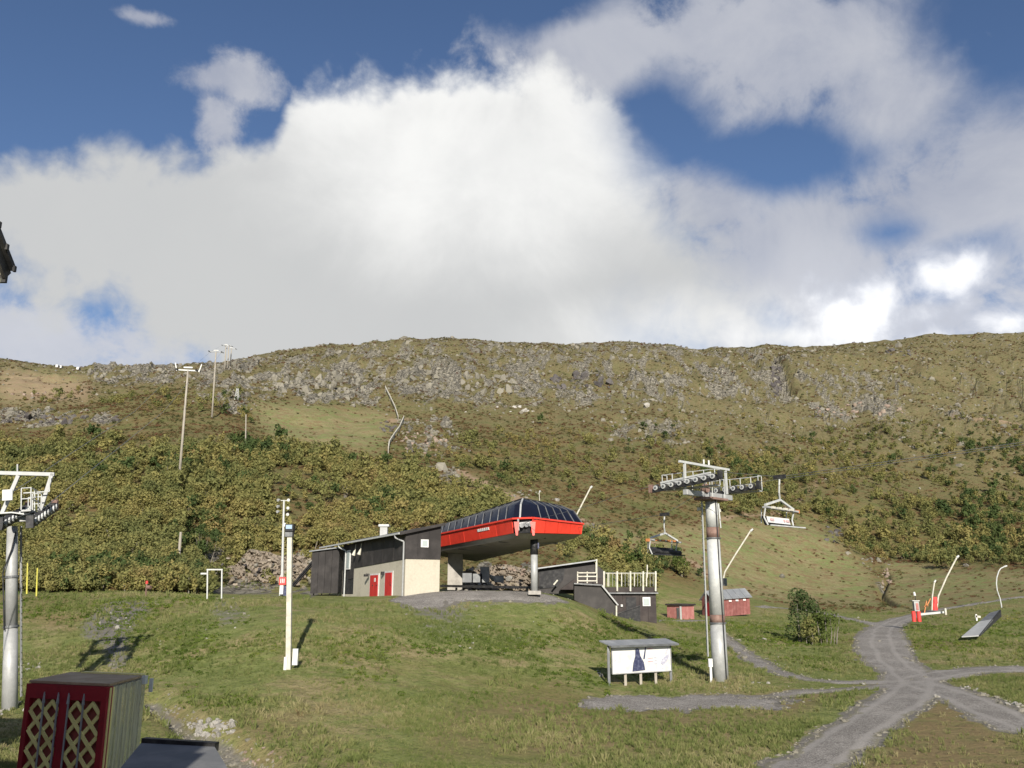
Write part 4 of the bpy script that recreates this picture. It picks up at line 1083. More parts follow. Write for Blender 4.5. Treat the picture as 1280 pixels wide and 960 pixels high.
mb = MB(); mb.beam(S(10.0, 0, 2.1), S(10.0, -.45, 2.15), .05, .05); mb.beam(S(10.0, -.2, 1.98), S(10.0, -.62, 1.98), .28, .22); mb.build('wall_lamp', 'iron', st)
mb = MB(); mb.beam(S(5.75, 0, 2.1), S(5.75, -.3, 2.1), .22, .3); mb.build('wall_lamp', 'iron', st)
for L in (12.3, 14.2):
    mb = MB(); mb.beam(S(L, -.3, 5.2), S(L, -.35, 4.55), .07, .07); mb.tube(S(L, -.38, 4.6), S(L + .1, -.5, 4.1), .08, .2, 10); mb.build('horn_loudspeaker', 'cream', st)
mb = MB(); mb.prism([S(15.5, .02, .2), S(19.5, .02, .2), S(19.5, .02, 5.3), S(15.5, .02, 5.3)], N * -.03); mb.build('recess_sheet', 'rubber', st)  # flat black sheet on the wall, drawn in place of a recess
mb = MB(); mb.prism([S(15.45, -.06, 1.8), S(17.3, -.06, 1.7), S(17.3, -.06, 5.4), S(15.45, -.06, 5.4)], N * .05); mb.build('cladding_panel', 'clad', st)
wn = MB().prism([S(16.6, -.16, 2.75), S(17.9, -.16, 2.75), S(17.9, -.16, 4.75), S(16.6, -.16, 4.75)], N * .08).build('window', 'white', st)
MB().prism([S(16.8, -.19, 2.9), S(17.7, -.19, 2.9), S(17.7, -.19, 4.6), S(16.8, -.19, 4.6)], N * .05).build('pane', 'pane', wn)
# the wing of four tall panels at the far end
W0 = S(20.2, -.3, 0); WD = Vector((-.979, .202, 0)); WN = Vector((.202, .979, 0))
for k in range(4):
    a = W0 + WD * (k * .80 + .02); b = W0 + WD * ((k + 1) * .80 - .02)
    t0, t1 = 5.1 - k * .10, 5.1 - (k + 1) * .10
    MB().prism([a + Vector((0,0,.28)), b + Vector((0,0,.28)), b + Vector((0,0,t1)), a + Vector((0,0,t0))], WN * .07).build('tall_panel', 'clad', st)
mb = MB(); a = W0 + WN * .08; b = W0 + WD * 3.2 + WN * .08
mb.prism([a + Vector((0,0,.4)), b + Vector((0,0,.4)), b + Vector((0,0,4.66)), a + Vector((0,0,5.06))], WN * 4.5); mb.build('wing_body', 'iron', st)
mb = MB(); mb.prism([a + Vector((.4,-.5,5.15)), b + Vector((-.3,-.3,4.72)), b + Vector((-.3,-.3,4.84)), a + Vector((.4,-.5,5.28))], WN * 5); mb.build('wing_roof', 'roofmetal', st)
for k in range(4):
    p = W0 + WD * (k * .95 + .15) + WN * .5; mb = MB(); mb.tube(p + Vector((0,0,-.5)), p + Vector((0,0,.45)), .06); mb.build('leg', 'iron', st)
e = P(395, 697, 99.5); q = P(364, 733, 101)
mb = MB(); mb.beam(e, q, .16, .2); mb.beam(e + Vector((0, 1.0, 0)), q + Vector((0, 1.0, 0)), .16, .2); mb.build('outside_stair', 'iron', st)
# ventilator on the roof
v = P(480, 668, 92)
vt = thing('roof_ventilator', v, 'grey metal ventilator standing on the dark roof of the lift station', 'ventilator')
mb = MB(); mb.cbox((v.x, v.y, v.z + .3), (.75, .75, 1.0)); mb.build('duct', 'galv', vt)
mb = MB(); mb.cbox((v.x, v.y, v.z + .88), (1.1, 1.0, .26)); mb.build('hood', 'galv_lt', vt, bevel=.04)

# canopy over the bullwheel
C2 = Vector((.1, 75.5, 0)); C3 = Vector((1.75, 74.9, 0)); C4 = Vector((6.35, 79.3, 0))
cn = thing('red_canopy', (2.0, 77.6, .4), 'long red lift terminal canopy with black glass roof on a steel column', 'lift terminal')
ztL = lambda L: 6.36 - .018 * L; zbL = lambda L: 5.22 - .022 * L
ztR = lambda L: 6.22 - .03 * L; zbR = lambda L: 5.36 - .055 * L
Z = lambda p, z: Vector((p.x, p.y, z))
LL = 21.0
npan = 6
for k in range(npan):
    a, b = k * LL / npan + .045, (k + 1) * LL / npan - .045
    if k == 0: a = .35
    p0, p1 = C2 + D * a, C2 + D * b
    MB().prism([Z(p0 + N * .18, zbL(a)), Z(p1 + N * .18, zbL(b)), Z(p1, ztL(b)), Z(p0, ztL(a))], N * .10).build('red_panel', 'redpanel', cn)
FD = (C4 - C3).normalized(); FL = (C4 - C3).length; FN = Vector((-FD.y, FD.x, 0))
for k in range(4):
    a, b = k * FL / 4 + .035, (k + 1) * FL / 4 - .035
    p0, p1 = C3 + FD * a, C3 + FD * b
    MB().prism([Z(p0 + FN * .18, 5.18 + .03 * a), Z(p1 + FN * .18, 5.18 + .03 * b), Z(p1, 6.36 - .023 * b), Z(p0, 6.36 - .023 * a)], FN * .1).build('red_panel', 'redpanel', cn)
for k in range(7):
    a, b = k * 3.3 + .03, (k + 1) * 3.3 - .03
    p0, p1 = C4 + D * a, C4 + D * b
    MB().prism([Z(p0 - N * .18, zbR(a)), Z(p1 - N * .18, zbR(b)), Z(p1, ztR(b)), Z(p0, ztR(a))], N * -.1).build('red_panel', 'redpanel', cn)
# rim above the band
mb = MB(); out = [Z(C2 + D * LL, ztL(LL) + .05), Z(C2, ztL(0) + .05), Z(C3, 6.42), Z(C4, 6.27), Z(C4 + D * LL, ztR(LL) + .05)]
for a, b in zip(out[:-1], out[1:]): mb.beam(a, b, .22, .14)
mb.build('rim', 'redpanel', cn)
# underside
mb = MB(); E = LL + 2
un = [Z(C2 + N * .22, zbL(0) - .02), Z(C3 + FN * .25, 5.14), Z(C4 - N * .22, 5.33), Z(C4 + D * E - N * .22, zbR(E) - .02), Z(C2 + D * E + N * .22, zbL(E) - .02)]
mid = [v_ * 1 for v_ in un]
ctr = sum(un, Vector()) / 5
low = [v_.lerp(Z(ctr, v_.z), .10) - Vector((0, 0, .38)) for v_ in un]
n5 = 5
mb.add(un + low, [(k, (k + 1) % 5, 5 + (k + 1) % 5, 5 + k) for k in range(5)] + [(9, 8, 7, 6, 5), (0, 1, 2, 3, 4)]); mb.build('underside', 'belly', cn)
for k in (4, 8.5, 13, 17.5):
    a = C2 + D * k + N * .6; b = a + N * 6.0
    mb = MB(); mb.beam(Z(a, zbL(k) - .44), Z(b, zbR(k) - .42), .18, .12); mb.build('cross_beam', 'galv_dk', cn)
# glass roof
R1 = Vector((.95, 77.1, 0)); R2 = Vector((4.45, 80.4, 0))
rL = lambda L: 8.28 - .055 * L; rR = lambda L: 7.98 - .05 * L
def pane(a, b, c, d):
    nrm = (b - a).cross(d - a).normalized()
    if nrm.z < 0: nrm = -nrm
    MB().prism([a, b, c, d], nrm * .05).build('pane', 'glass', cn)
def rib(a, b, w_=.07, h_=.12): MB().beam(a, b, w_, h_).build('rib', 'galv_dk', cn)
def bow(a, b, k=.16):
    m_ = (a + b) / 2 + Vector((0, 0, k)); return a, m_, b
np_ = 13; step = LL / np_
for k in range(np_):
    a, b = k * step, (k + 1) * step
    q0, q1 = Z(C2 + D * a + N * .08, ztL(a) + .1), Z(C2 + D * b + N * .08, ztL(b) + .1)
    u0, u1 = Z(R1 + D * a, rL(a)), Z(R1 + D * b, rL(b))
    m0, m1 = (q0 + u0) / 2 + Vector((-.25, -.15, .3)), (q1 + u1) / 2 + Vector((-.25, -.15, .3))
    nn = 'pane'
    mb = MB(); mb.add([q0, q1, m1, m0, u0, u1], [(0, 1, 2, 3), (3, 2, 5, 4)]); mb.build('pane', 'glass', cn, smooth=True)
    mb = MB(); mb.beam(q1, m1, .07, .1); mb.beam(m1, u1, .07, .1); mb.build('rib', 'galv_dk', cn)
for k in range(6):
    a, b = k / 6, (k + 1) / 6
    q0, q1 = Z(C3.lerp(C4, a) + FN * .08, 6.46 - .16 * a), Z(C3.lerp(C4, b) + FN * .08, 6.46 - .16 * b)
    u0, u1 = Z(R1.lerp(R2, a), 8.28 - .3 * a), Z(R1.lerp(R2, b), 8.28 - .3 * b)
    m0, m1 = (q0 + u0) / 2 + Vector((.2, -.25, .28)), (q1 + u1) / 2 + Vector((.2, -.25, .28))
    mb = MB(); mb.add([q0, q1, m1, m0, u0, u1], [(0, 1, 2, 3), (3, 2, 5, 4)]); mb.build('pane', 'glass', cn, smooth=True)
    mb = MB(); mb.beam(q1, m1, .07, .1); mb.beam(m1, u1, .07, .1); mb.build('rib', 'galv_dk', cn)
mb = MB(); q0, q1 = Z(C2, 6.42), Z(C3, 6.42); u = Z(R1, 8.28); ma, mc = (q0 + u) / 2 + Vector((-.25, -.15, .3)), (q1 + u) / 2 + Vector((.2, -.25, .28))
mb.add([q0, q1, mc, ma, u], [(0, 1, 2, 3), (3, 2, 4)]); mb.build('pane', 'glass', cn)
mb = MB(); mq = (Z(C2.lerp(C3, .35), 6.45) + u) / 2 + Vector((-.05, -.3, .3)); mb.beam(Z(C2.lerp(C3, .35), 6.42), mq, .14, .1); mb.beam(mq, u, .14, .1); mb.build('rib', 'galv', cn)
for k in range(7):
    a, b = k * 3, (k + 1) * 3
    q0, q1 = Z(C4 + D * a, ztR(a)), Z(C4 + D * b, ztR(b)); u0, u1 = Z(R2 + D * a, rR(a)), Z(R2 + D * b, rR(b))
    MB().prism([q0, q1, u1, u0], Vector((.03, .02, .05))).build('pane', 'glass', cn)
mb = MB(); mb.prism([Z(R1, 8.24), Z(R2, 7.94), Z(R2 + D * LL, rR(LL) - .05), Z(R1 + D * LL, rL(LL) - .05)], (0, 0, -.08)); mb.build('roof_top', 'roofmetal', cn)
mb = MB(); mb.beam(Z(R1, 8.28), Z(R1 + D * LL, rL(LL)), .16, .12); mb.beam(Z(R1, 8.28), Z(R2, 7.98), .14, .12); mb.build('ridge_cap', 'iron', cn)
# rear of the canopy roof running down behind the building
mb = MB(); mb.prism([Z(C2 + D * LL, zbL(LL)), Z(C4 + D * LL, zbR(LL)), Z(C4 + D * LL, ztR(LL)), Z(R2 + D * LL, rR(LL)), Z(R1 + D * LL, rL(LL)), Z(C2 + D * LL, ztL(LL))], D * 5); mb.build('rear_hood', 'iron', cn)
# entry machinery at the chamfered corner, backed by a black sheet as its shade
mb = MB(); mb.prism([Z(C2 + N * .25 + D * .3, 5.2), Z(C3 + FN * .3, 5.2), Z(C3 + FN * .3, 6.35), Z(C2 + N * .25 + D * .3, 6.35)], D * .2); mb.build('entry_shade_sheet', 'rubber', cn)
o_ = C2.lerp(C3, .5) + Vector((0, -.1, 0))
mb = MB(); mb.beam(Z(o_ + Vector((-.7, .1, 0)), 5.95), Z(o_ + Vector((1.0, .1, 0)), 6.1), .16, .14); mb.beam(Z(o_ + Vector((-.4, -.1, 0)), 6.35), Z(o_ + Vector((-.35, .1, 0)), 5.4), .14, .1); mb.build('entry_beam', 'galv', cn)
for dx, dz in ((-.1, 5.8), (.3, 5.85), (.65, 5.9)):
    mb = MB(); c_ = Z(o_ + Vector((dx, -.15, 0)), dz); mb.tube(c_, c_ + Vector((0, .12, 0)), .2, .2, 12); mb.build('guide_wheel', 'galv_dk', cn)
for dx in (-.55, .85):
    mb = MB(); c_ = o_ + Vector((dx, -.2, 0)); mb.add([Z(c_ + Vector((-.22, 0, 0)), 6.1), Z(c_ + Vector((.22, 0, 0)), 6.1), Z(c_ + Vector((.12, -.05, 0)), 4.95), Z(c_ + Vector((-.05, -.05, 0)), 4.95),
        Z(c_ + Vector((-.22, .1, 0)), 6.1), Z(c_ + Vector((.22, .1, 0)), 6.1), Z(c_ + Vector((.12, .05, 0)), 4.95), Z(c_ + Vector((-.05, .05, 0)), 4.95)], [(0,1,2,3),(7,6,5,4),(0,4,5,1),(1,5,6,2),(2,6,7,3),(3,7,4,0)]); mb.build('entry_flap', 'redpanel', cn)
# pale lettering strip on one panel (unreadable in the photograph)
for k in range(6):
    L = 4.9 + k * .42; p = C2 + D * L - N * .03
    MB().prism([Z(p + N * .06, 5.88 - .02 * L), Z(p + D * .33 + N * .06, 5.88 - .02 * L), Z(p + D * .33, 6.12 - .02 * L), Z(p, 6.12 - .02 * L)], N * .05).build('lettering', 'white', cn)
# supports
cp = P(668, 741, 77.6)
mb = MB(); mb.tube((cp.x, cp.y, cp.z + .1), (cp.x, cp.y, 3.5), .30, .30, 18, True); mb.build('support_column', 'galv', cn, smooth=True)
mb = MB(); mb.tube((cp.x, cp.y, 3.5), (cp.x, cp.y, 4.95), .34, .34, 18, True); mb.beam((cp.x - 1.0, cp.y, 5.0), (cp.x + 1.0, cp.y, 5.0), .7, .3); mb.build('column_head', 'iron', cn, smooth=True)
mb = MB(); mb.cbox((cp.x, cp.y, cp.z), (1.1, 1.1, .34)); mb.build('concrete_foot', 'concrete', cn, bevel=.04)
mb = MB(); mb.beam((cp.x + .36, cp.y - .2, 4.0), (cp.x + .36, cp.y - .2, 4.5), .12, .16); mb.build('control_box', 'bluegrey', cn)
rp = P(569, 725, 92.5)
mb = MB(); mb.box((rp.x - .75, rp.y - .5, rp.z - 1), (rp.x + .75, rp.y + .6, 4.5)); mb.build('rear_pier', 'concrete', cn)
# boarding platform under the canopy
pf = thing('boarding_platform', P(610, 731, 84), 'low dark boarding platform on the gravel under the red canopy', 'platform')
a = P(566, 727, 88); b = P(664, 736, 82)
mb = MB(); mb.beam(Z(a, .95), Z(b, .75), 3.6, .22); mb.build('deck', 'iron', pf)
mb = MB(); 
for k in range(5):
    p = a.lerp(b, k / 4 * .9 + .05); mb.box((p.x - .1, p.y - .1, -.2), (p.x + .1, p.y + .1, .8))
mb.build('support', 'galv_dk', pf)
for px in (584, 597, 606, 624):
    q = P(px, 728, 88.5); h = random.uniform(.5, 1.5)
    tag(MB().cbox((q.x, q.y, q.z + h / 2), (.9, .7, h)).build('equipment_box', 'galv_dk'), 'small grey equipment box on the platform in the canopy shade', 'box', 'equipment boxes under the canopy')

# ------------------------------------------------------------------ deck building on the right of the mound
dk = thing('deck_building', P(788, 775, 100), 'dark brown service building with roof terrace and pale railing right of the station', 'building')
a, b = P(758, 775, 100), P(821, 776, 100)
zt = P(0, 742, 100).z; zdeck = P(0, 734, 100).z; zb = -3.6
npl = 6
for k in range(npl):
    x0 = a.x + (b.x - a.x) * k / npl + .02; x1 = a.x + (b.x - a.x) * (k + 1) / npl - .02
    MB().box((x0, 99.92, zb), (x1, 100, zt)).build('wall_panel', 'brownwall', dk)
MB().box((a.x, 100, zb), (b.x, 105, zt)).build('wall', 'brownwall', dk)
MB().box((a.x - .9, 99.6, zt + .12), (b.x + .1, 105.4, zdeck)).build('terrace_edge', 'brownwall', dk)
MB().box((a.x - .6, 99.5, zt - .02), (b.x + .2, 105.4, zt + .115)).build('terrace_trim', 'galv_dk', dk)
wx = P(808, 752, 99.9)
f_ = MB().cbox((wx.x, 99.86, wx.z), (.85, .12, .95)).build('window', 'white', dk); MB().cbox((wx.x, 99.78, wx.z), (.62, .06, .72)).build('pane', 'pane', f_)
dx = P(789, 756, 99.9); MB().cbox((dx.x, 99.88, dx.z - .2), (1.1, .1, 2.0)).build('door', 'rubber', dk)
lx = P(777, 757, 99.9); MB().cbox((lx.x, 99.8, lx.z), (.22, .2, .25)).build('wall_light', 'white', dk)
# small lean-to in front of the door
q0, q1 = P(772, 767, 97), P(800, 757, 97)
MB().prism([Z(q0, q0.z - 2.5), Z(q1, q1.z - 3.0), Z(q1, q1.z), Z(q0, q0.z)], (0, .12, 0)).build('stair_side', 'rubber', dk)
mb = MB(); mb.beam(q0, q1, .2, .1); mb.build('stair_rail', 'iron', dk)
for k, px in enumerate((755, 771.5, 788, 804, 819.5)):
    p0, p1 = P(px, 739, 99.4), P(px, 714, 99.4)
    MB().beam(p0, p1, .17, .12).build('railing_post', 'cream', dk)
mb = MB()
for zz in (716,):
    mb.beam(P(755, zz, 99.45), P(820, zz, 99.45), .025, .03)
mb.build('railing_wire', 'galv_lt', dk)
for k in range(16):
    px = 758 + k * 3.9
    if k % 4: MB().beam(P(px, 733, 99.5), P(px, 716, 99.5), .03, .03).build('baluster', 'galv', dk)
for px in (760, 777, 793, 808, 820): MB().beam(P(px, 733, 105), P(px, 716, 105), .12, .12).build('railing_post', 'cream', dk)
for zz in (717,): MB().beam(P(757, zz, 105), P(821, zz, 105), .06, .05).build('top_rail', 'cream', dk)
MB().beam(P(809, 722, 104), P(809, 706, 104), .12, .12).build('vent_pipe', 'cream', dk)
# sloping ramp wall with grey coping
ram = thing('ramp_wall', P(745, 745, 96), 'dark sloping ramp wall with grey coping leading down from the terrace', 'wall')
pl = [P(718, 731, 96), P(752, 733, 96), P(771.5, 757, 96), P(771, 772, 96), P(745, 764, 96), P(718, 750, 96)]
MB().prism(pl, (0, 1.6, 0)).build('side_wall', 'clad', ram)
mb = MB(); mb.beam(P(717, 729.5, 96.2), P(752, 731.5, 96.2), 1.2, .12); mb.build('coping', 'galv_dk', ram)
mb = MB(); mb.beam(P(751.5, 731.5, 96.2), P(772, 756.5, 96.2), 1.2, .14); mb.build('coping', 'galv', ram)
mb = MB(); mb.beam(P(770.5, 757, 95.6), P(770.5, 771, 95.6), .15, .15); mb.build('post', 'cream', ram)
# pale fence panel
fp = thing('fence_panel', P(734, 729, 97), 'short pale wooden fence panel standing on the ramp beside the terrace', 'fence')
for px in (722, 734, 746): MB().beam(P(px, 729, 97), P(px, 714.5, 97), .12, .1).build('post', 'cream', fp)
for py in (716, 720.5, 726): MB().beam(P(722, py, 96.9), P(746, py, 96.9), .06, .12).build('rail', 'cream', fp)
# sloping hall
sh = thing('sloping_hall', P(700, 738, 101), 'low dark hall with sloping roof between canopy column and terrace', 'building')
MB().prism([P(673, 742, 101), P(673, 712, 101), P(742, 702, 101), P(757, 716, 101), P(757, 742, 101)], (0, 5, 0)).build('wall', 'clad', sh)
MB().prism([P(674, 736, 100.9), P(674, 714, 100.9), P(706, 710, 100.9), P(704, 724, 100.9), P(696, 734, 100.9)], (0, .12, 0)).build('opening_shade', 'rubber', sh)  # black sheet puts the shade of the interior into colour
mb = MB(); mb.beam(P(671, 711.5, 103), P(742.5, 701.5, 103), 5.6, .14); mb.build('roof', 'roofmetal', sh)
MB().beam(P(745.5, 716, 100.6), P(745.5, 699, 100.6), .2, .16).build('post', 'cream', sh)
MB().prism([P(700, 737, 99.5), P(718, 724, 99.5), P(757, 722, 99.5), P(757, 737, 99.5)], (0, 1.2, 0)).build('apron_wall', 'brownwall', sh)
mb = MB(); mb.beam(P(692, 731, 99.4), P(697, 725, 99.4), .25, .15); mb.build('leaning_board', 'cream', sh)

# ------------------------------------------------------------------ small red buildings
ps = thing('pump_shed', G(853, 774.5), 'small faded pink shed with flat dark roof left of the tall tower', 'shed')
Yp = G(853, 774.5).y
c0, c1, c2 = P(834, 773, Yp * 1.02), P(853, 774, Yp), P(868, 771.5, Yp * 1.015)
pk_ = Yp / 134
up = Vector((0, 0, 1))
def wall(parent, a, b, h, mat, name='wall', n=None, th=.1, board=True, h2=None):
    a, b = Vector(a), Vector(b); L = (b - a).length; n = n or max(2, int(L / .6)); d = (b - a) / n
    s = d.cross(up).normalized() * th; h2 = h if h2 is None else h2
    for k in range(n):
        p, q = a + d * (k + .03), a + d * (k + .97)
        hp, hq = h + (h2 - h) * k / n, h + (h2 - h) * (k + 1) / n
        MB().prism([p, q, q + up * hq, p + up * hp], s * -1).build(name, mat, parent)
    MB().prism([a - s, b - s, b - s + up * (h2 - .02), a - s + up * (h - .02)], s * -.5).build('wall', mat, parent)
wall(ps, c0 - up * .6, c1 - up * .6, .6 + 1.95 * pk_, 'pinkred', 'board', 4)
wall(ps, c1 - up * .6, c2 - up * .6, .6 + 1.92 * pk_, 'pinkred', 'board', 3)
bk_ = c0 + (c2 - c1)
zr_ = c1.z + 1.95 * pk_
MB().prism([Z(c0, zr_) + Vector((-.25, -.1, 0)), Z(c1, zr_ - .03) + Vector((0, -.3, 0)), Z(c2, zr_) + Vector((.25, -.1, 0)), Z(bk_, zr_ + .03) + Vector((0, .3, 0))], (0, 0, .22)).build('roof', 'brownwall', ps)
m0, m1 = c0.lerp(c1, .64), c0.lerp(c1, .80); MB().prism([m0 + Vector((0,-.15,-.2)), m1 + Vector((0,-.15,-.2)), m1 + Vector((0,-.15,1.5)), m0 + Vector((0,-.15,1.5))], (0, .08, 0)).build('door', 'galv_dk', ps)
m0, m1 = c0.lerp(c1, .84), c0.lerp(c1, .96); MB().prism([m0 + Vector((0,-.17,-.2)), m1 + Vector((0,-.17,-.2)), m1 + Vector((0,-.17,1.7)), m0 + Vector((0,-.17,1.7))], (0, .08, 0)).build('door', 'white', ps)

cb = thing('red_cabin', P(905, 766, 131), 'red wooden cabin with grey gable roof behind the tall tower', 'cabin')
c0, c1, c2 = P(878, 769, 132), P(891, 769, 129.5), P(938, 765, 133)
hw = P(0, 748, 131).z - P(0, 768, 131).z
off = up * .3
nb = 3; dg = (c1 - c0) / nb
pk = c0.lerp(c1, .5)
wall(cb, c0 - off, c1 - off, hw + .3, 'falured', 'board', 3)
wall(cb, c1 - off, c2 - off, hw + .3, 'falured', 'board', 11)
MB().prism([c0 + up * hw, c1 + up * hw, pk + up * (hw + 1.05)], (c2 - c1).normalized() * .15).build('gable', 'falured', cb)
rdv = c2 - c1; eo = (c1 - c0).normalized() * .35; ro_ = rdv.normalized() * .3
for sgn, e_, eb in ((1, c1, eo), (-1, c0, -eo)):
    e0 = e_ + eb + up * (hw - .18) - ro_; p0 = pk + up * (hw + 1.1) - ro_
    L_ = rdv + ro_ * 2
    for k in range(6):
        a_, b_ = e0 + L_ * (k / 6 + .004), e0 + L_ * ((k + 1) / 6 - .004); c_, d_ = p0 + L_ * ((k + 1) / 6 - .004), p0 + L_ * (k / 6 + .004)
        MB().prism([a_, b_, c_, d_], (0, 0, .09)).build('roof_sheet', 'roofmetal', cb)
d0, d1 = c0.lerp(c1, .35), c0.lerp(c1, .7); MB().prism([d0 + Vector((-.05,-.12,-.1)), d1 + Vector((-.05,-.12,-.1)), d1 + Vector((-.05,-.12,1.7)), d0 + Vector((-.05,-.12,1.7))], (0, .08, 0)).build('door', 'darkred', cb)
for f_ in (.12, .3, .5):
    q = c1.lerp(c2, f_ + .35) + up * (hw - .45); MB().cbox((q.x, q.y - .12, q.z), (.4, .12, .22)).build('window', 'white', cb)
MB().cbox((c1.x - .1, c1.y - .12, c1.z + .2), (.3, .15, .45)).build('white_box', 'white', cb)

# ------------------------------------------------------------------ billboard
bl, br_ = P(763, 865, 55), P(840.5, 859, 57.6)
bb = thing('billboard', bl.lerp(br_, .5), 'roofed white billboard on five grey posts in front of the mound', 'billboard')
bd = (br_ - bl); bd.z = 0; bL = bd.length; bd.normalize(); bn = Vector((bd.y, -bd.x, 0))
zTop, zBot, zPost = P(0, 807.5, 56).z, P(0, 841, 56).z, P(0, 806, 56).z
BQ = lambda u, z, o=0.0: Z(bl, z) + bd * (u * bL) + bn * o
for u in (0.0, .255, .50, .745, 1.0):
    g_ = hz(BQ(u, 0).x, BQ(u, 0).y); MB().beam(BQ(u, g_ - .4, -.10), BQ(u, zPost, -.10), .15, .15).build('post', 'galv_dk' if u in (0, 1) else 'pole', bb)
MB().prism([BQ(.035, zBot, .02), BQ(.985, zBot, .02), BQ(.985, zTop, .02), BQ(.035, zTop, .02)], bn * -.08).build('panel', 'white', bb)
for a_, b_ in (((.03, zBot), (.99, zBot)), ((.03, zTop), (.99, zTop)), ((.03, zBot), (.03, zTop)), ((.99, zBot), (.99, zTop))):
    MB().beam(BQ(a_[0], a_[1], .04), BQ(b_[0], b_[1], .04), .06, .05).build('frame_strip', 'galv_dk' if a_[1] != zBot or b_[1] != zBot else 'galv', bb)
zr0, zr1 = P(0, 806, 55.6).z, P(0, 799.5, 56.6).z
for k in range(6):
    u0, u1 = -.04 + k * .1833 + .003, -.04 + (k + 1) * .1833 - .003
    MB().prism([BQ(u0, zr0, .42), BQ(u1, zr0, .42), BQ(u1, zr1, -.75), BQ(u0, zr1, -.75)], (0, 0, -.07)).build('roof_board', 'roofmetal', bb)
MB().beam(BQ(-.04, zr0 - .06, .40), BQ(1.06, zr0 - .06, .40), .08, .12).build('eave_board', 'galv_dk', bb)
hP = zTop - zBot
def pr(name, mat, pts, o=.045):
    MB().prism([BQ(.035 + .95 * u, zBot + hP * v, o) for u, v in pts], bn * -.02).build(name, mat, bb)
pr('figure_print', 'bluegrey', [(.33,.05),(.545,.08),(.53,.36),(.47,.62),(.455,.86),(.42,.93),(.39,.86),(.385,.62),(.35,.36)])
pr('ski_print', 'bluegrey', [(.52,.50),(.545,.50),(.575,.93),(.56,.95)])
pr('map_print', 'greyprint', [(.82,.30),(.85,.48),(.92,.60),(.98,.68),(.96,.50),(.91,.34),(.86,.22)])
pr('map_print', 'greyprint', [(.91,.66),(.95,.88),(.965,.88),(.93,.66)])
for k, (u, v) in enumerate([(.60,.88),(.60,.52),(.60,.40)]): pr('text_line', 'redprint', [(u,v-.012),(u+.09,v-.012),(u+.09,v+.012),(u,v+.012)])
for k, (u, v) in enumerate([(.71,.53),(.71,.42),(.71,.30),(.83,.12)]): pr('text_line', 'greyprint', [(u,v-.014),(u+.04,v-.014),(u+.04,v+.014),(u,v+.014)])
pr('text_line', 'greyprint', [(.03,.47),(.06,.47),(.06,.50),(.03,.50)])
# ------------------------------------------------------------------ lift towers (local frame: x across the line, y along the line)
def sheave_train(root, x, zc_, length, nwheel, tilt, side, r=.2):
    """one assembly: beams and wheels; y runs along the rope"""
    y0 = -length / 2
    zz = lambda y: zc_ - math.tan(tilt) * y
    mb = MB(); mb.beam((x, -length / 2, zz(-length / 2) - .16), (x, length / 2, zz(length / 2) - .16), .16, .24); tr = mb.build('sheave_beam', 'iron', root, local=True)
    for k in range(nwheel):
        y = y0 + (k + .5) * length / nwheel
        w = MB(); w.tube((x - side * .16, y, zz(y)), (x + side * .16 - side * .05, y, zz(y)), r, r, 16); w.build('sheave', 'rubber', tr, local=True)
        w = MB(); w.tube((x - .18, y, zz(y)), (x + .18, y, zz(y)), r * .8, r * .8, 14); w.build('sheave_rim', 'galv_lt', tr, local=True)
        w = MB(); w.tube((x - .20, y, zz(y)), (x + .20, y, zz(y)), r * .45, r * .45, 10); w.build('sheave_hub', 'galv_dk', tr, local=True)
        if k % 2 == 0:
            w = MB(); w.beam((x, y, zz(y) - .05), (x, y + length / nwheel, zz(y + length / nwheel) - .05), .1, .16); w.build('rocker', 'galv_dk', tr, local=True)
    for e in (-1, 1):
        y = e * (length / 2 + .15); w = MB(); w.beam((x, y, zz(y) - .25), (x, y, zz(y) + .3), .3, .22); w.build('rope_catcher', 'rust' if e > 0 else 'iron', tr, local=True)
    return tr
def catwalk(root, x0, x1, y0, y1, z, rails=True, inner=True):
    mb = MB(); mb.box((x0, y0, z - .08), (x1, y1, z)); cw = mb.build('catwalk', 'galv', root, local=True)
    L = y1 - y0; n = max(2, int(L / .75))
    side = x1 if x1 > 0 else x0
    for k in range(n + 1):
        y = y0 + L * k / n; MB().tube((side, y, z), (side, y, z + 1.0), .028, .028, 6).build('railing_post', 'galv_lt', cw, local=True)
    for h in (.5, 1.0): MB().tube((side, y0, z + h), (side, y1, z + h), .025, .025, 6).build('rail', 'galv_lt', cw, local=True)
    for y in (y0, y1):
        for h in (.5, 1.0): MB().tube((x0, y, z + h), (x1, y, z + h), .025, .025, 6).build('rail', 'galv_lt', cw, local=True)
        MB().tube((x0 if side == x1 else x1, y, z), (x0 if side == x1 else x1, y, z + 1), .028, .028, 6).build('railing_post', 'galv_lt', cw, local=True)

tb = P(901, 853, 60)
tz = math.atan2(.69, .72)
tw = thing('lift_tower', (tb.x, tb.y, tb.z), 'tall grey steel lift tower with sheave trains right of the billboard', 'lift tower', rz=tz)
HT = 11.75
r0, r1 = .53, .40
rad = lambda z: r0 + (r1 - r0) * z / HT
secs = [(-.3, 3.75, 'galv'), (4.25, 9.25, 'galv'), (9.95, HT, 'galv')]
for a_, b_, m_ in secs: MB().tube((0, 0, a_), (0, 0, b_), rad(a_), rad(b_), 28).build('tube_section', 'galv_lt' if a_ > 0 else 'galv', tw, smooth=True, local=True)
for a_, b_ in ((3.76, 4.24), (9.26, 9.94)): MB().tube((0, 0, a_), (0, 0, b_), rad(a_) + .01, rad(b_) + .01, 28).build('rust_band', 'rust', tw, smooth=True, local=True)
for z_ in (3.72, 9.22): MB().tube((0, 0, z_ - .04), (0, 0, z_ + .04), rad(z_) + .08, rad(z_) + .08, 28).build('flange', 'galv_dk', tw, local=True)
MB().box((-1.0, -1.0, -.55), (1.0, 1.0, -.02)).build('concrete_foot', 'concrete', tw, local=True, bevel=.05)
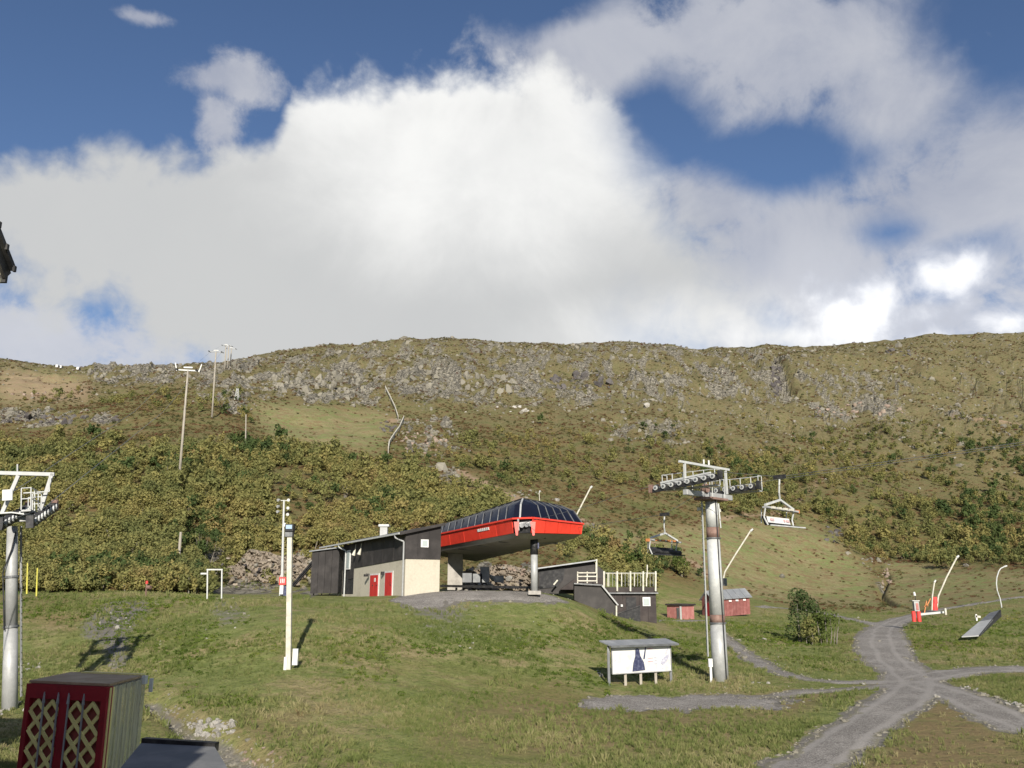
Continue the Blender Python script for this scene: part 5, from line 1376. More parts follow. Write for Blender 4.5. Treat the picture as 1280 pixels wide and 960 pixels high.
mb = MB(); lx, ly = -.40, .62
for s_ in (-.17, .17): mb.beam((lx + s_ * .6, ly + s_ * .6, 1.6), (lx * .85 + s_ * .6, ly * .85 + s_ * .6, HT), .05, .05)
for k in range(34): mb.tube((lx - .1, ly - .1, 1.7 + k * .3), (lx + .1, ly + .1, 1.7 + k * .3), .016, .016, 5)
mb.build('ladder', 'galv_lt', tw, local=True)
MB().path([(-.2, -.58, 0), (-.2, -.56, 3.6), (-.17, -.47, 7), (-.15, -.45, HT)], .035, 6).build('cable_conduit', 'rubber', tw, local=True)
MB().tube((.33, -.42, 9.9), (.30, -.36, HT - .2), .05, .05, 8).build('cable_conduit', 'galv_lt', tw, local=True)
for (x, y, z) in ((.62, -.15, 11.0), (-.35, .75, 11.1)):
    MB().tube((x, y, z), (x, y, z + .22), .16, .13, 12).build('siren', 'cream', tw, local=True)
MB().cbox((.45, -.35, 6.35), (.3, .3, .5)).build('small_box', 'galv_dk', tw, local=True)
# head
MB().prism([(-1.0,-.7,HT),(1.0,-.7,HT),(1.35,0,HT),(1.0,.7,HT),(-1.0,.7,HT),(-1.35,0,HT)], (0, 0, .14)).build('head_plate', 'rust' , tw, local=True)
MB().beam((-3.0, 0, HT + .34), (2.4, 0, HT + .34), .36, .36).build('crossarm', 'galv', tw, local=True, bevel=.03)
for sx, tl, ln, nw in ((-3.0, .078, 5.2, 8), (2.4, .03, 4.2, 6)):
    sheave_train(tw, sx, HT + .98, ln, nw, tl, 1 if sx > 0 else -1)
catwalk(tw, 2.65, 3.1, -2.1, 2.1, HT + .75)
catwalk(tw, -2.45, -1.9, -2.0, 2.2, HT + .72)
MB().beam((-2.75, -1.9, HT + 1.35), (-2.75, 2.1, HT + 1.05), .12, .34).build('walkway_beam', 'galv_lt', tw, local=True)
zfr = HT + 2.35
MB().beam((-3.35, .1, zfr), (2.55, .1, zfr), .16, .16).build('lifting_frame', 'galv_lt', tw, local=True, bevel=.01)
for x_, z_ in ((-2.75, HT + .6), (2.1, HT + .6)):
    MB().beam((x_ * 1.02, .1, z_), (x_, .1, zfr), .15, .13).build('lifting_leg', 'galv_lt', tw, local=True)
for x_ in (-.5, .1): MB().tube((x_, .1, zfr + .1), (x_, .1, zfr + .42), .06, .06, 8).build('sensor', 'white', tw, local=True)
for x_, y_ in ((-1.4, .5), (-.7, -.6), (.2, .6), (.9, -.5)):
    MB().tube((x_, y_, HT + .1), (x_, y_, HT + 1.5), .028, .028, 6).build('railing_post', 'galv_lt', tw, local=True)
mb = MB(); mb.tube((-1.4, .5, HT + 1.45), (.2, .6, HT + 1.45), .025, .025, 6); mb.tube((-.7, -.6, HT + 1.45), (.9, -.5, HT + 1.45), .025, .025, 6); mb.build('rail', 'galv_lt', tw, local=True)
MB().tube((-.9, -.35, HT + .75), (-.9, -.1, HT + .75), .3, .3, 14).build('service_wheel', 'rust', tw, local=True)
TW = Matrix.Translation(tb) @ Matrix.Rotation(tz, 4, 'Z')
jb = P(889, 851, 59)
jx = thing('white_marker_post', jb, 'slim white post with a box at the left foot of the tall tower', 'post')
MB().box((jb.x - .07, jb.y - .07, jb.z - .2), (jb.x + .07, jb.y + .07, jb.z + .85)).build('post', 'white', jx)
MB().box((jb.x - .13, jb.y - .11, jb.z + .85), (jb.x + .13, jb.y + .11, jb.z + 1.35)).build('box', 'white', jx)

# ropes and chairs of this lift
n0, n1 = TW @ Vector((-3.0, 2.6, HT + 1.0)), TW @ Vector((-3.0, -2.6, HT + 1.42))
f0, f1 = TW @ Vector((2.4, 2.1, HT + 1.1)), TW @ Vector((2.4, -2.1, HT + 1.25))
grip1 = f0 + Vector((-.69, .72, 0)).normalized() * 3.6; grip1.z = P(833, 643, grip1.y).z
gx = Vector((.69, -.72, 0)).normalized()
k_ = 6.9 - 2.6; grip2 = n1 + gx * k_; grip2.z = P(968, 596, grip2.y).z
def rope(name, pts, label, r=.016):
    return tag(MB().path(pts, r, 5).build(name, 'galv_dk'), label, 'cable')
out1 = grip2 + gx * 30 + Vector((0, 0, 1.0)); out2 = f1 + gx * 34 + Vector((0, 0, 1.2))
rope('haul_rope', [Z(C2.lerp(C3, .5), 6.0), n0.lerp(Z(C2.lerp(C3, .5), 6.0), .5) - Vector((0, 0, .12)), n0, n1, grip2, out1], 'thin steel haul rope from the red canopy corner over the near sheaves')
rope('haul_rope', [Z(C4 - N * .6, 5.9), grip1, f0, f1, out2], 'thin steel haul rope from the right end of the red canopy over the far sheaves')

def chair(grip, label, white_board, ry=0.0):
    ro = thing('chair', grip, label, 'lift chair', 'chairs hanging on the lift', rz=tz + ry)
    B = lambda mb, nm, mt, par=ro, **k: mb.build(nm, mt, par, local=True, **k)
    B(MB().cbox((0, 0, 0), (.22, .75, .22)), 'grip', 'iron')
    B(MB().path([(0, 0, -.05), (-.02, .05, -.5), (.08, .15, -.95), (.3, .25, -1.35)], .055, 8), 'hanger', 'galv_lt')
    mb = MB(); mb.beam((.3, .25, -1.35), (-1.55, .2, -1.78), .12, .12); mb.beam((.3, .25, -1.35), (1.75, .2, -1.85), .12, .12); B(mb, 'yoke', 'galv_lt')
    mb = MB(); mb.beam((-1.75, .1, -1.92), (1.9, .1, -1.98), .34, .10); B(mb, 'overhead_bar', 'galv')
    for x in (-1.15, -.45, .25, .95): B(MB().cbox((x, -.1, -1.93), (.36, .12, .13)), 'headlight_pad', 'cream' if white_board else 'orange')
    B(MB().cbox((2.0 if white_board else -2.0, .1, -1.96), (.22, .22, .2)), 'orange_buffer', 'orange')
    for x in (-1.7, 1.6): B(MB().path([(x, .1, -1.95), (x * .98, .25, -2.5), (x * .9, .1, -2.95)], .05, 8), 'side_frame', 'galv_lt')
    B(MB().path([(-1.45, .5, -2.0), (-1.4, .6, -2.8)], .035, 6), 'footrest_arm', 'galv_lt')
    B(MB().path([(1.45, .5, -2.0), (1.4, .6, -2.8)], .035, 6), 'footrest_arm', 'galv_lt')
    for k in range(6):
        x0, x1 = -1.5 + k * .5 + .02, -1.5 + (k + 1) * .5 - .02
        B(MB().prism([(x0, .28, -2.88), (x1, .28, -2.88), (x1, .42, -2.40), (x0, .42, -2.40)], (0, .09, 0)), 'backrest', 'seat')
        B(MB().prism([(x0, -.25, -2.98), (x1, -.25, -2.98), (x1, .35, -2.94), (x0, .35, -2.94)], (0, 0, .09)), 'seat', 'seat')
    if white_board:
        B(MB().prism([(-1.25, .22, -2.78), (1.3, .22, -2.78), (1.3, .3, -2.42), (-1.25, .3, -2.42)], (0, .04, 0)), 'seat_board', 'white')
        for x, w_ in ((-1.0, .42), (.55, .16), (.85, .35)): B(MB().prism([(x, .2, -2.66), (x + w_, .2, -2.66), (x + w_, .23, -2.52), (x, .23, -2.52)], (0, .02, 0)), 'lettering', 'cyanprint')
    B(MB().beam((-1.9, -.3, -3.0), (2.1 if white_board else 1.9, -.3, -2.96), .07, .07), 'footrest', 'galv_lt' if white_board else 'iron')
    if not white_board: B(MB().tube((-1.6, -.1, -2.72), (1.6, -.1, -2.78), .17, .17, 10), 'rolled_cover', 'rubber')
    return ro
chair(grip1, 'black lift chair hanging left of the tall tower, lower of the two', False)
chair(grip2, 'lift chair with white seat board hanging right of the tall tower', True)

# left tower, cut by the picture edge
lb = P(12, 890, 42); lz = math.atan2(.29, .956)
lt = thing('lift_tower', lb, 'slender grey lift tower cut off by the left edge with shadow bands on it', 'lift tower', rz=lz, ry=math.radians(-6.0))
HL = 8.3; rl = lambda z: .34 + (.225 - .34) * z / HL
MB().tube((0, 0, -.5), (0, 0, HL * .45), rl(0), rl(HL * .45), 24).build('tube_section', 'galv', lt, smooth=True, local=True)
MB().tube((0, 0, HL * .45), (0, 0, HL), rl(HL * .45), rl(HL), 24).build('tube_section', 'galv', lt, smooth=True, local=True)
for z_ in (HL * .45, HL * .72): MB().tube((0, 0, z_ - .05), (0, 0, z_ + .05), rl(z_) + .05, rl(z_) + .05, 24).build('flange', 'galv_dk', lt, local=True)
mb = MB()
for s_ in (-.13, .13): mb.beam((.46, s_, .6), (.36, s_, HL), .04, .04)
for k in range(26): mb.tube((.46 - k * .004, -.13, .8 + k * .29), (.46 - k * .004, .13, .8 + k * .29), .013, .013, 5)
mb.build('ladder', 'galv_dk', lt, local=True)
MB().path([(-.2, -.34, 3.6), (-.3, -.3, 6.2), (.05, -.34, 7.2), (.2, -.28, 8.0)], .03, 6).build('cable_conduit', 'rubber', lt, local=True)
MB().box((-.9, -.9, -.7), (.9, .9, -.2)).build('concrete_foot', 'concrete', lt, local=True, bevel=.04)
MB().beam((-1.7, 0, HL + .35), (1.25, 0, HL + .35), .34, .34).build('crossarm', 'galv', lt, local=True, bevel=.02)
for sx in (-1.3, .1, 1.3):
    sheave_train(lt, sx, HL + .5, 5.4, 8, -.22, 1, .19)
MB().beam((-2.4, .1, HL + 2.75), (1.75, .1, HL + 2.35), .2, .18).build('lifting_frame', 'galv', lt, local=True, bevel=.01)
for x0_, x1_, in ((-.6, .2), (1.05, 1.65)):
    MB().beam((x0_, .1, HL + .3), (x1_, .1, HL + 2.4), .2, .16).build('lifting_leg', 'galv', lt, local=True)
MB().beam((-1.2, .1, HL + .3), (-1.9, .1, HL + 2.5), .2, .16).build('lifting_leg', 'galv', lt, local=True)
catwalk(lt, .6, 1.0, -1.2, 1.2, HL + .62)
mb = MB()
for a_, b_ in (((.5, -.3, 1.5), (1.6, -.3, 1.5)), ((1.6, -.3, 1.5), (1.6, -.3, 2.3)), ((.75, -.5, .6), (.75, -.5, 1.25)), ((.75, -.5, 1.25), (1.3, -.5, 1.25)), ((1.3, -.5, 1.25), (1.3, -.5, .6))):
    mb.tube(Vector(a_) + Vector((0, 0, HL)), Vector(b_) + Vector((0, 0, HL)), .03, .03, 6)
mb.build('guard_rail', 'galv_lt', lt, local=True)
MB().prism([(-1.3, -.7, HL + .62), (.1, -.7, HL + .62), (1.1, -.7, HL + .4), (1.1, .7, HL + .4), (.1, .7, HL + .62), (-1.3, .7, HL + .62)], (0, 0, -.06)).build('walk_plate', 'galv_lt', lt, local=True)
MB().cbox((-.15, -.35, HL + 1.45), (.42, .12, .5)).build('white_board', 'white', lt, local=True)
MB().tube((.15, .1, HL + 2.5), (.15, .1, HL + 2.95), .04, .04, 6).build('antenna', 'galv', lt, local=True)
LT = Matrix.Translation(lb) @ Euler((0, math.radians(-6), lz)).to_matrix().to_4x4()

# tall lift poles up the hill
def hill_pole(px, py, Y, px1, py1, label, hw=1.75, r=.19, grp='tall lift poles on the left hill', arms=True):
    b = P(px, py, Y) if Y else G(px, py); Y = b.y; tp = P(px1, py1, Y)
    ro = thing('lift_pole', b, label, 'lift pole', grp)
    MB().tube(b - Vector((0, 0, 1)), tp, r * 1.25, r * .8, 10).build('pole', 'pole', ro, smooth=True)
    ax = Vector((.97, .24, 0))
    MB().beam(tp - ax * hw, tp + ax * hw, .2, .22).build('crossarm', 'galv_lt' if arms else 'galv_dk', ro)
    MB().beam(tp - ax * .7 + Vector((0,0,.45)), tp + ax * .7 + Vector((0,0,.5)), .4, .22).build('top_box', 'white', ro)
    mb = MB()
    for s_ in (-1, 1):
        if arms: MB().beam(tp + ax * hw * s_ - Vector((0,0,.2)), tp + ax * (hw + .35) * s_ + Vector((0, 0, 1.15)), .22, .16).build('arm', 'white', ro)
        MB().beam(tp + ax * hw * s_ * .9 - Vector((0,1.1,.1)), tp + ax * hw * s_ * .9 + Vector((0,1.1,.15)), .2, .25).build('sheave_beam', 'iron', ro)
    return tp
hp1 = hill_pole(223, 612, None, 235, 463, 'tallest grey lift pole with white crossarm on the left slope')
hp2 = hill_pole(265, 523, None, 270, 440, 'second grey lift pole with a white box on top, behind the tallest pole', 2.0, .24, arms=False)
hp3 = hill_pole(281, 462, None, 282.5, 432, 'leftmost of the three small lift poles on the skyline', 1.8, .26, arms=False)
hp4 = hill_pole(284.5, 460, None, 286, 433, 'middle one of the three small lift poles on the skyline', 1.8, .26, arms=False)
hp5 = hill_pole(287.5, 458, None, 289.5, 436, 'rightmost of the three small lift poles on the skyline', 2.4, .26, arms=False)
for s_ in (-1, 1):
    a = LT @ Vector((1.3 * s_, 0, HL + .75)); pts = [a + Vector((-.03, -14, -4)), a]
    ax = Vector((.97, .24, 0)) * 1.6 * s_
    b = hp1 + ax; m_ = (a + b) / 2; m_.z -= 1.2
    pts += [m_, b, (hp1 + hp2) / 2 + ax - Vector((0, 0, 1)), hp2 + ax, hp3 + ax]
    rope('lift_cable', pts, 'thin lift cable from the left tower up over the %s ends of the hill poles' % ('left' if s_ < 0 else 'right'), .02)

def simple_pole(name, px, py, px1, py1, r, mat, label, cat, Y=None):
    b = P(px, py, Y) if Y else G(px, py); tp = P(px1, py1, b.y); b.z -= .3
    return tag(MB().tube(b, tp, r, r * .8, 8).build(name, mat), label, cat)
simple_pole('wooden_pole', 307, 558, 307.5, 518, .16, 'pole', 'short bare wooden pole on the left edge of the ski run', 'pole')
simple_pole('wooden_stump', 224, 690, 226, 665, .2, 'pole', 'short grey pole in the bushes above the gravel patch', 'pole', 112)
simple_pole('yellow_marker', 34, 738, 34.5, 704, .07, 'yellow', 'taller yellow marker pole at the left edge of the meadow', 'marker pole', 79)
simple_pole('yellow_marker', 46, 741, 46.8, 710, .065, 'yellow', 'shorter yellow marker pole, right one of the two', 'marker pole', 78.5)
simple_pole('thin_wooden_pole', 236, 742, 236, 722, .08, 'pole', 'thin pale stick in the bushes left of the gate frame', 'pole', 88)
# small lattice mast
b = G(296, 500)
lm = thing('lattice_mast', b, 'small pale lattice mast among the rocks right of the second lift pole', 'mast')
hM = 15 * b.y / F
for sx, sy in ((-1, -1), (1, -1), (1, 1), (-1, 1)): MB().beam(b + Vector((sx * .6, sy * .6, 0)), b + Vector((sx * .25, sy * .25, hM)), .12, .12).build('leg', 'galv_lt', lm)
mb = MB()
for k in range(4):
    w_ = .6 - .35 * k / 4; z0, z1 = hM * k / 4, hM * (k + 1) / 4; mb.beam(b + Vector((-w_, -w_, z0)), b + Vector((w_ * .8, -w_ * .8, z1)), .08, .08); mb.beam(b + Vector((w_, -w_, z0)), b + Vector((-w_ * .8, -w_ * .8, z1)), .08, .08)
mb.build('bracing', 'galv_lt', lm)
# zigzag snow fence
zz_ = [(482, 488), (488, 500), (494, 513), (498, 526)]
zp = [G(*p) for p in zz_]
sf = thing('snow_fence', zp[0], 'thin pale snow fence running down to the zigzag from the cliff', 'fence')
for a_, b_ in zip(zp[:-1], zp[1:]):
    MB().beam(a_ + Vector((0,-1,1.2)), b_ + Vector((0,-1,1.2)), .25, .6).build('rail', 'cream', sf)
for p in zp: MB().tube(p + Vector((0,-1,-1)), p + Vector((0,-1,2.0)), .12).build('post', 'pole', sf)
zz_ = [(505, 526), (500, 538), (493, 548), (487, 558), (486, 566)]
zp = [G(*p) for p in zz_]
sf = thing('snow_fence', zp[0], 'lower leg of the zigzag pale snow fence beside the pink rubble', 'fence')
for a_, b_ in zip(zp[:-1], zp[1:]):
    MB().beam(a_ + Vector((0,-1,1.0)), b_ + Vector((0,-1,1.0)), .3, .8).build('rail', 'cream', sf)
for p in zp: MB().tube(p + Vector((0,-1,-1)), p + Vector((0,-1,1.8)), .14).build('post', 'pole', sf)
# huts on the far left skyline
for px, py, lab in ((71, 458, 'tiny white and dark snow machine on the far left skyline'), (75.5, 459, 'tiny grey box beside the white machine on the skyline'), (97, 461, 'tiny white object on the left skyline, right of the machine')):
    g = G(px, py + 2); w_ = 3.2 * g.y / F
    ro = thing('snow_machine', g, lab, 'snow machine')
    MB().cbox((g.x, g.y, g.z + w_ * .8), (w_, w_ * .7, w_ * 1.1)).build('body', 'white', ro, bevel=.15)
    MB().cbox((g.x + w_ * .75, g.y, g.z + w_ * .6), (w_ * .5, w_ * .6, w_ * .8)).build('engine', 'iron', ro)

# ------------------------------------------------------------------ white timber mast with lamp
b = P(361, 839, 50); tp = P(362.5, 672, 50)
mp = thing('lamp_mast', b, 'white square timber mast with a dark floodlight on top, casting a shadow', 'lamp mast')
MB().beam(b - Vector((0, 0, .4)), tp, .26, .26).build('mast', 'cream', mp)
MB().beam(b + Vector((-.16, -.17, -.1)), b + Vector((-.16, -.17, .75)), .16, .12).build('base_splint', 'white', mp)
MB().cbox((b.x + .33, b.y - .05, b.z + .75), (.28, .22, .85)).build('switch_box', 'white', mp)
lp = P(362, 665, 50)
MB().cbox((lp.x, lp.y, lp.z - .12), (.42, .42, .30)).build('lamp_bracket', 'galv_dk', mp)
MB().prism([(lp.x - .2, lp.y - .3, lp.z + .02), (lp.x + .26, lp.y - .3, lp.z + .02), (lp.x + .26, lp.y - .3, lp.z + .42), (lp.x - .2, lp.y - .3, lp.z + .42)], (0, .5, 0)).build('floodlight', 'iron', mp)
MB().cbox((lp.x + .03, lp.y - .32, lp.z + .26), (.34, .04, .22)).build('lens', 'lamp', mp)
MB().tube((lp.x - .3, lp.y, lp.z + .3), (lp.x - .3, lp.y, lp.z + .5), .07, .07, 8).build('sensor', 'white', mp)
# second mast with three lamps
b = P(352, 746, 84); tp = P(355, 625, 84)
m2 = thing('lamp_mast', b, 'thin grey mast carrying several small lamps behind the white timber mast', 'lamp mast')
MB().tube(b, tp, .13, .09, 10).build('mast', 'galv_lt', m2)
MB().beam(tp + Vector((-.3, 0, -.05)), tp + Vector((.45, 0, -.05)), .06, .06).build('crossbar', 'galv_lt', m2)
for dz_, sd_ in ((0, -1), (0, 1), (-.75, 1), (-1.35, 1), (-.6, -1), (-1.1, -1)):
    c_ = tp + Vector((.38 * sd_, -.1, dz_)); MB().tube(c_, c_ + Vector((.12 * sd_, -.22, -.04)), .09, .15, 8).build('lamp', 'white' if sd_ > 0 else 'galv', m2)
rb = P(354, 731, 83.5)
rs_ = thing('red_sign_box', P(354, 745, 83.5), 'red and white box on a post behind the white timber mast', 'box')
MB().cbox((rb.x - .05, rb.y, rb.z + .35), (.62, .3, .7)).build('red_box', 'redpad', rs_)
for k in range(3): MB().cbox((rb.x - .2 + k * .15, rb.y - .17, rb.z + .35), (.07, .03, .4)).build('white_stripe', 'white', rs_)
MB().cbox((rb.x - .1, rb.y, rb.z - .45), (.3, .25, .8)).build('lower_box', 'white', rs_)
MB().cbox((rb.x + .2, rb.y + .15, rb.z - .55), (.3, .25, .9)).build('cabinet', 'bluegrey', rs_)
MB().tube((rb.x - .28, rb.y, rb.z - 1.1), (rb.x - .28, rb.y, rb.z + .9), .05).build('post', 'galv_lt', rs_)
# goal-like gate frame
gf = thing('gate_frame', P(268, 752, 77.5), 'pale goal shaped steel frame standing on the meadow edge at the left', 'frame')
pa, pb, ta, tb_ = P(259, 753, 77.5), P(277, 753, 77.5), P(259.5, 712, 77.5), P(277.5, 712, 77.5)
MB().beam(pa, ta, .10, .10).build('post', 'galv_lt', gf); MB().beam(pb, tb_, .10, .10).build('post', 'galv_lt', gf)
MB().beam(ta + Vector((-.07, 0, 0)), tb_ + Vector((.07, 0, 0)), .11, .11).build('crossbar', 'galv_lt', gf)
MB().beam(P(251, 717, 77.5), P(259, 717, 77.5), .1, .14).build('side_arm', 'galv_lt', gf)
# red hydrant
hb_ = P(182, 745, 79.5)
hy = thing('hydrant', hb_, 'red snow hydrant with two round caps in front of the left bushes', 'hydrant')
MB().tube(hb_, hb_ + Vector((0, 0, 1.25)), .07, .07, 8).build('riser', 'rust', hy)
MB().tube(hb_ + Vector((.06, 0, .75)), hb_ + Vector((.42, -.1, .75)), .16, .16, 12).build('valve', 'rust', hy)
MB().tube(hb_ + Vector((0, 0, 1.05)), hb_ + Vector((0, 0, 1.3)), .11, .1, 10).build('cap', 'redpad', hy)

# snow lances
def lance(pts, Y, r, label, base_pad=None, mat='cream'):
    P_ = [P(x, y, Y) for x, y in pts]
    ro = thing('snow_lance', P_[0], label, 'snow lance')
    for k, (a_, b_) in enumerate(zip(P_[:-1], P_[1:])): pass
    MB().path(P_, r, 8).build('pipe', mat, ro)
    e = P_[-1]; MB().tube(e, e + (P_[-1] - P_[-2]).normalized() * .35 + Vector((.15, 0, 0)), r * 1.6, r * 1.2, 8).build('nozzle', 'galv_lt', ro)
    if base_pad:
        for k, (dx_, w_) in enumerate(base_pad):
            p = P_[0] + Vector((dx_, 0, -.1)); MB().tube(p, p + Vector((0, 0, 1.05)), w_, w_, 12).build('red_pad', 'redpad', ro)
            MB().tube(p + Vector((0.15, 0, 1.05)), p + Vector((.15, 0, 2.0)), w_ * .95, w_ * .8, 12).build('red_pad', 'redpad', ro)
    return ro
lance([(903, 730), (906, 715), (920, 692), (938, 664)], 118, .10, 'slanting pale snow lance just right of the tall tower')
l2 = lance([(1171, 762), (1173, 745), (1183, 722), (1196, 697)], 140, .12, 'large slanting snow lance with red padded base on the right', [(-.3, .42)])
lance([(1165, 763), (1165.5, 745), (1168, 728)], 138, .10, 'thin upright lance left of the red padded one')
lance([(1252, 765), (1252, 758), (1250, 748), (1246.5, 738), (1245.5, 730), (1246, 722), (1248.5, 714), (1251, 710.5), (1255, 708.5)], 135, .085, 'curved grey snow lance at the far right', None, 'galv_lt')
lance([(720, 645), (738, 610)], 150, .13, 'slanting pale lance rising behind the right end of the red canopy')
lance([(674.5, 626), (674, 616)], 130, .05, 'short thin rod sticking up behind the canopy roof')
# control box with red pads
cb_ = P(1146, 776, 112)
ct = thing('lift_signal_box', cb_, 'grey cabinet between two red padded posts beside the gravel road bend', 'cabinet')
for s_ in (-.32, .32): MB().tube(cb_ + Vector((s_, 0, -.1)), cb_ + Vector((s_, 0, 1.15)), .24, .24, 12).build('red_pad', 'redpad', ct)
MB().cbox((cb_.x + .08, cb_.y, cb_.z + 1.75), (.6, .5, 1.2)).build('cabinet', 'galv', ct)
MB().cbox((cb_.x + .12, cb_.y - .28, cb_.z + 1.7), (.3, .06, .8)).build('door', 'pinkred', ct)
MB().cbox((cb_.x + .02, cb_.y, cb_.z + 2.4), (.9, .7, .08)).build('roof', 'white', ct)
MB().tube(cb_ + Vector((.1, 0, 2.4)), cb_ + Vector((.1, 0, 3.0)), .05, .05, 8).build('stem', 'iron', ct)
MB().tube(cb_ + Vector((.08, 0, 3.0)), cb_ + Vector((.02, 0, 3.45)), .15, .12, 10).build('lamp', 'white', ct)
ow = P(1156, 769, 118)
o2 = thing('orange_hose_frame', ow, 'orange metal frame between the grey cabinet and the red padded lance', 'frame')
for a_, b_ in (((1155, 768), (1158, 751)), ((1158, 758), (1163, 748)), ((1155, 758), (1160, 757))): MB().beam(P(*a_, 118), P(*b_, 118), .14, .12).build('bar', 'orange', o2)
MB().beam(P(1150, 768, 117), P(1181, 765, 117), .22, .25).build('skid', 'galv_lt', tag(thing('grey_skid', P(1165, 768, 117), 'long grey skid lying on the ground between cabinet and lance', 'skid'), None))
sk = P(1182, 767, 116); tag(MB().cbox((sk.x, sk.y, sk.z + .25), (.22, .22, .8)).build('small_post', 'cream'), 'short cream post right of the grey skid', 'post')
# grey wedge ramp
wd = thing('jump_ramp', P(1225, 795, 97), 'grey wedge shaped board ramp lying on the right bank', 'ramp')
w0, w1, w2, w3 = P(1202, 795.5, 93), P(1225, 794, 93), P(1251, 762, 104), P(1237, 766, 104)
MB().prism([w0, w1, w1.lerp(w2, .6), w0.lerp(w3, .6)], (0, 0, -.10)).build('deck', 'galv', wd)
MB().prism([w0.lerp(w3, .61), w1.lerp(w2, .61), w2, w3], (0, 0, -.12)).build('deck', 'galv_dk', wd)
MB().prism([w1, w2, w2 - Vector((0, 0, .75)), w1 - Vector((0, 0, .12))], (-.12, 0, 0)).build('shadow_side', 'rubber', wd)  # black side carries the shadow under the ramp in its colour
sg = P(1221, 776, 100)
s3 = thing('white_sign', sg, 'small white T shaped sign in the grass left of the wedge ramp', 'sign')
MB().beam(sg, sg + Vector((0, 0, .7)), .16, .1).build('post', 'white', s3); MB().beam(sg + Vector((-.15, 0, .48)), sg + Vector((.45, 0, .42)), .1, .22).build('board', 'cream', s3)

# ------------------------------------------------------------------ lattice cabinet in the foreground
kx0, kx1 = P(37, 846, 20), P(137, 858, 19.2); kr = P(181, 848, 22.4)
TZ = P(137, 858, 19.2).z; BZ = -5.2
kc = thing('lattice_cabinet', (kx0.x, kx0.y, BZ), 'dark red cabinet with yellow lattice front and grey plank side in the lower left corner', 'cabinet')
k0 = Z(P(37, 848, 20.0), 0); k1 = Z(kx1, 0); k2 = Z(P(181, 848, 21.4), 0); k3 = k0 + (k2 - k1)
fx = (k1 - k0).normalized(); fw = (k1 - k0).length; fo = Vector((fx.y, -fx.x, 0)); 
FQ = lambda u, z, o=0.0: k0 + fx * (u * fw) + Vector((0, 0, TZ + z)) + fo * o
hC = TZ - BZ
MB().prism([FQ(0, -hC, -.06), FQ(1, -hC, -.06), FQ(1, 0, -.06), FQ(0, 0, -.06)], fo * -.05).build('back_panel', 'redback', kc)
for u0, u1 in ((0, .055), (.435, .54), (.935, 1.0)): MB().prism([FQ(u0, -hC, .05), FQ(u1, -hC, .05), FQ(u1, -.02, .05), FQ(u0, -.02, .05)], fo * -.11).build('stile', 'darkred', kc)
for z0, z1 in ((-.30, -.01), (-hC, -hC + .2)): MB().prism([FQ(.0, z0, .055), FQ(1, z0, .055), FQ(1, z1, .055), FQ(0, z1, .055)], fo * -.10).build('rail', 'darkred', kc)
def clipseg(p, q, x0, x1, z0, z1):
    (ax, az_), (bx, bz) = p, q; t0, t1 = 0.0, 1.0
    for pp, qq in ((-(bx - ax), ax - x0), (bx - ax, x1 - ax), (-(bz - az_), az_ - z0), (bz - az_, z1 - az_)):
        if abs(pp) < 1e-9:
            if qq < 0: return None
        else:
            r_ = qq / pp
            if pp < 0: t0 = max(t0, r_)
            else: t1 = min(t1, r_)
    if t0 >= t1: return None
    return (ax + (bx - ax) * t0, az_ + (bz - az_) * t0), (ax + (bx - ax) * t1, az_ + (bz - az_) * t1)
for (u0, u1) in ((.07, .43), (.55, .93)):
    W_ = (u1 - u0) * fw; cell = W_ / 2; ch = cell * .98
    n_ = int(hC / ch) + 2
    for k in range(-2, n_):
        for s_ in (1, -1):
            z_ = -.34 - (k + .5) * ch
            seg = ((0, z_), (W_, z_ - 2 * ch)) if s_ > 0 else ((0, z_ - 2 * ch), (W_, z_))
            c_ = clipseg(seg[0], seg[1], 0, W_, -hC + .2, -.33)
            if not c_: continue
            (xa, za), (xb, zb_) = c_
            if abs(xb - xa) < .05: continue
            oo = .035 if s_ > 0 else .012
            MB().beam(FQ(u0 + xa / fw, za, oo), FQ(u0 + xb / fw, zb_, oo), .022, .085, up=(0, 0, 1)).build('slat', 'slat', kc)
    for uu in (.5, 1.0 if u0 < .3 else 0.0):
        MB().beam(FQ(u0 + uu * W_ / fw * .98 + (.004 if uu == 0 else 0), -hC + .2, .065), FQ(u0 + uu * W_ / fw * .98 + (.004 if uu == 0 else 0), -.2, .065), .03, .03).build('steel_rod', 'galv', kc)
        MB().tube(FQ(u0 + uu * W_ / fw * .98, -.38, .07), FQ(u0 + uu * W_ / fw * .98, -.16, .07), .035, .012, 6).build('rod_tip', 'galv', kc)
# plank side
sx = (k2 - k1).normalized(); sw = (k2 - k1).length; so = Vector((sx.y, -sx.x, 0))
SQ = lambda u, z, o=0.0: k1 + sx * (u * sw) + Vector((0, 0, TZ + z)) + so * o
for k in range(9):
    u0, u1 = k / 9 + .006, (k + 1) / 9 - .006
    MB().prism([SQ(u0, -hC, .01 if k % 2 else .03), SQ(u1, -hC, .01 if k % 2 else .03), SQ(u1, -.03, .01 if k % 2 else .03), SQ(u0, -.03, .01 if k % 2 else .03)], so * -.05).build('plank', 'slat' if k == 0 else 'plastic', kc)
MB().prism([SQ(.96, -hC, -.07), SQ(1, -hC, -.07), SQ(1, -.03, -.07), SQ(.96, -.03, -.07)], so * -.07).build('corner_post', 'board', kc)
MB().prism([SQ(.02, -.14, -.07), SQ(.96, -.14, -.07), SQ(.96, -.03, -.07), SQ(.02, -.03, -.07)], so * -.06).build('top_rail', 'board', kc)
